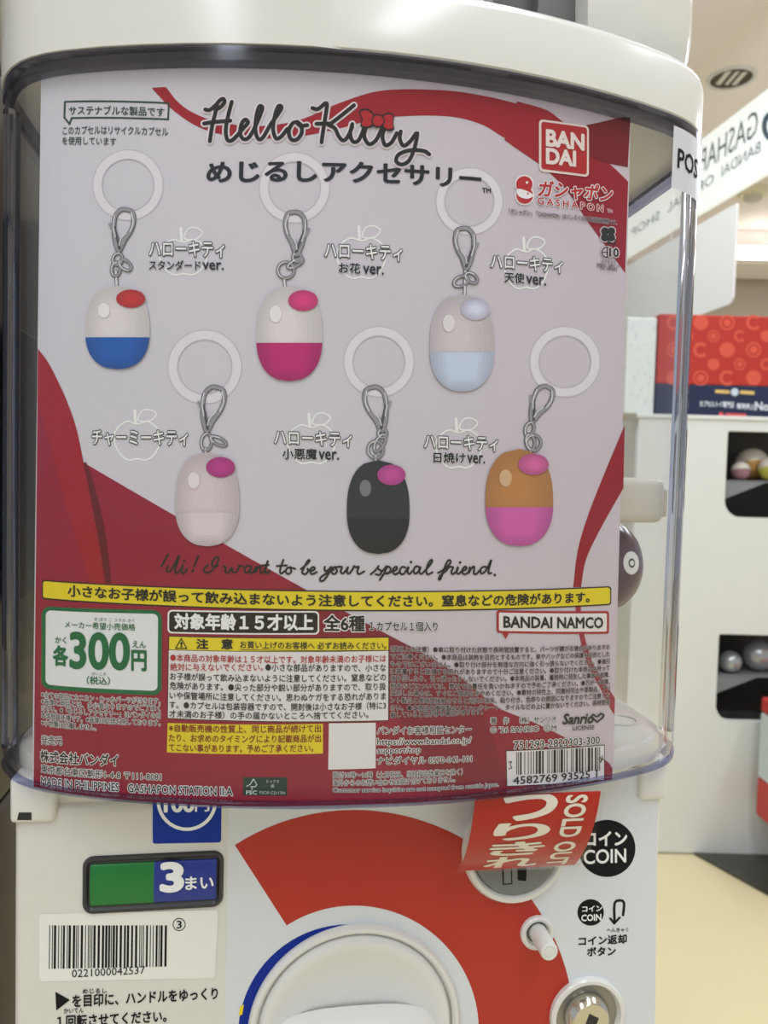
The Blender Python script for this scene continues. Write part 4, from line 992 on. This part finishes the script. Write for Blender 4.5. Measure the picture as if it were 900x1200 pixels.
# hanging shop sign, read from behind
dS = Vector((-.153, .988, 0)).normalized(); nS = Vector((dS.y, -dS.x, 0))
oS = Vector((1.33, 2.66, 0))
SGN = empty('shop_sign', oS + Vector((0, 0, 2.10)), 'long white hanging shop sign seen from behind with mirrored letters', 'sign')
b = bm_new()
def slab(b, o_, d_, n_, t0, t1, z0, z1, th):
    rr = [[o_ + d_ * t + Z * z + n_ * q for (z, q) in ((z0, 0), (z1, 0), (z1, th), (z0, th))] for t in (t0, t1)]
    loft(b, rr, True, True, True)
zS0, zS1 = 1 + 1.10, 1 + 1.396
SIGNM = M('sign_acrylic', (236, 242, 240), .35, emis=.6)
slab(b, oS, dS, -nS, -.6, 1.6, zS0, zS1, -.02); link('sign_panel', b, SIGNM, SGN)
for t in (-.3, 1.2):
    b = bm_new(); q = oS + dS * t + nS * .01; tube(b, [q + Z * zS1, q + Z * 2.7], .004, 8); link('hanger_rod', b, WHITE, SGN)
WS = Wall(oS, dS, nS)                                # letters as seen through the board: reversed
p = Print(WS); SG = ink(112, 122, 130)
n_toward = -1
def signtext(body, bl, br, h, bold, m):
    A = WS.hit(*bl); B = WS.hit(*br); T = WS.hit(bl[0], bl[1] - h)
    vs, fs = glyphs(body, bold); x0 = min(v.x for v in vs); x1 = max(v.x for v in vs); y0 = min(v.y for v in vs); y1 = max(v.y for v in vs)
    p.add2([Vector((A.x + (B.x - A.x) * (v.x - x0) / (x1 - x0), A.y + (T.y - A.y) * (v.y - y0) / (y1 - y0), v.z)) for v in vs], fs, m, 12)
signtext('GASHAPON', (888, 158), (796, 231), 31, .0, SG)
p.build('sign_lettering', SGN); p = Print(WS)
xy = lambda q: (891 + (740 - 891) * q, 178 + (279 - 178) * q)
for wd, q0_, q1_ in (('BANDAI', 0, .30), ('OFFICIAL', .36, .72), ('SHOP', .78, 1)):
    p = Print(WS); signtext(wd, xy(q0_), xy(q1_), 13 * (1 - .25 * q0_), .0, SG)
    if wd != 'SHOP': p.build('sign_lettering', SGN)
p.build('sign_lettering', SGN)
p = Print(WS); p.disc((908, 148), 15, ink(90, 110, 128), 12, r2=9, a0=60, a1=300, ry=1.3); p.build('sign_emblem', SGN)
# white blank board
oB = bgp(863, 300, 2.2); oB.z = 0
tB = .0; zB1 = bgp(863, 238, 2.2).z; zB0 = bgp(863, 355, 2.2).z
BRD = empty('hanging_board', Vector((oB.x, oB.y, zB0)), 'blank white board hanging below the long shop sign', 'board')
P2 = rr2(0, .75, zB0, zB1, .02, .006); b = bm_new()
rr = [[oB + dS * x_ + Z * z_ + nS * q for x_, z_ in P2] for q in (0, -.006)]
loft(b, rr, True, True, True); link('board_panel', b, M('board_white', (242, 244, 242), .4), BRD)
for t in (.36, .68):
    b = bm_new(); q = oB + dS * t - nS * .003; tube(b, [q + Z * zB1, q + Z * 2.7], .0015, 6); link('hanging_wire', b, WHITE, BRD)
# downlight
def on_ceil(px, py): d = ray(px, py); return CAM + d * ((1.7 - .0) / d.z)
c = on_ceil(857, 91); b = bm_new(); r = .085
def zl(b, c, prof, n=40, cap=True):
    rr = [[c + Vector((r_ * math.cos(2 * math.pi * i / n), r_ * math.sin(2 * math.pi * i / n), z)) for i in range(n)] for r_, z in prof]; loft(b, rr, True, False, cap)
DL = empty('downlight', c, 'round chrome downlight in the ceiling above the shop sign', 'ceiling light')
zl(b, c, [(.098, -.001), (.096, -.007), (.084, -.008), (.082, -.004)], cap=False); link('trim_ring', b, WHITE, DL, True)
b = bm_new(); zl(b, c, [(.082, -.004), (.078, -.0015), (.074, -.0012)]); link('reflector', b, M('reflector_dark', (96, 92, 84), .2, .8), DL, True)  # dark tone painted to make the flat reflector look recessed
for k, (dx, w_) in enumerate(((-.034, .022), (.002, .016), (.034, .02))):
    b = bm_new(); rr = [[c + Vector((dx + x_, y_, z_)) for x_, y_ in ((-w_ / 2, -.05), (w_ / 2, -.055), (w_ / 2, .055), (-w_ / 2, .05))] for z_ in (-.0016, -.0035)]
    loft(b, rr, True, True, True); link('reflector_facet', b, M('facet_bright', (226, 222, 214), .3), DL)  # pale colour stands in for bright reflections in the chrome
c = on_ceil(883, 222); SD_ = empty('smoke_detector', c, 'small round white smoke detector on the ceiling below the sign', 'smoke detector')
b = bm_new(); zl(b, c, [(.085, -.001), (.085, -.03), (.078, -.04)]); link('detector_base', b, M('detector_cream', (232, 222, 190), .5), SD_, True)
b = bm_new(); zl(b, c, [(.05, -.0405), (.046, -.062), (.03, -.07)]); link('sensor_head', b, M('detector_head', (210, 205, 190), .5), SD_, True)
# strip lamp on the beam
q0 = bgp(861, 296, 5.1); q1 = bgp(940, 290, 5.1)
LP = empty('strip_light', (q0.x + .3, 5.15, q0.z), 'bright white strip light below the far ceiling edge', 'ceiling light')
b = bm_new(); world_box(b, q0.x - .01, q0.x + 1.2, 5.14, 5.199, q0.z - .03, q0.z + .06, .005); link('lamp_housing', b, WHITE, LP)
b = bm_new(); world_box(b, q0.x, q0.x + 1.19, 5.10, 5.139, q0.z - .035, q0.z + .05, .012); link('lamp_tube', b, M('lamp_glow', (255, 252, 244), .5, emis=6), LP)
# striped box at the right edge
zq1 = bgp(898, 820, 1.95).z; zq0 = bgp(898, 960, 1.95).z; xq = bgp(894.5, 900, 1.95).x
SB = empty('striped_box', (xq + .15, 1.90, 0), 'red and white striped display at the right edge, in front of the white bank', 'display box')
for nm, a, c_, m_ in (('red_band', zq0, zq0 + .10, M('band_red', (196, 62, 52), .5)), ('pale_band', zq0 + .101, zq1 - .04, M('band_pale', (206, 216, 216), .5)), ('red_band', zq1 - .039, zq1, M('band_red'))):
    b = bm_new(); world_box(b, xq, xq + .3, 1.80, 1.98, a, c_, .006); link(nm, b, m_, SB)
b = bm_new(); world_box(b, xq + .1, xq + .2, 1.87, 1.93, .012, zq0 - .0005, .005); world_box(b, xq + .04, xq + .28, 1.82, 1.97, .0065, .0115); link('stand', b, DARK, SB)
# capsule peeping past the card
def lz(px, py, v): a = Plane(v).hit(px, py); return a
a = lz(706, 662, .12); ell_c = L(a[0], .12, a[1])
b = bm_new(); rx = (lz(749, 662, .12)[0] - a[0]); rz = lz(706, 608, .12)[1] - a[1]
sphere(b, ell_c, 1, (S * rx, S * rx, S * rz), 32); link('shell', b, M('capsule_purple', (112, 84, 104), .2, noise=.5, nscale=40), TC, True)
b = bm_new(); tube(b, [L(a[0], .12, WB + .0147), L(a[0], .12, a[1] - rz + .001)], .006, 12); link('support_pin', b, CLR, TC)
class Oval:
    cut = 0
    def hit(s, px, py): return Plane(.12 - rx * .6).hit(px, py)
    def pos(s, u, w, o_):
        q = 1 - ((u - a[0]) / rx) ** 2 - ((w - a[1]) / rz) ** 2; return L(u, .12 - rx * math.sqrt(max(q, 0)) - .0002 - o_, w)
p = Print(Oval()); p.disc((733, 658), 11, ink(232, 230, 228), 0, r2=4.5, ry=1.2); p.disc((733, 658), 4.6, ink(70, 62, 70), 1, r2=3); p.disc((733, 658), 3.1, ink(232, 230, 228), 2); p.build('round_mark', TC, 'white round mark')
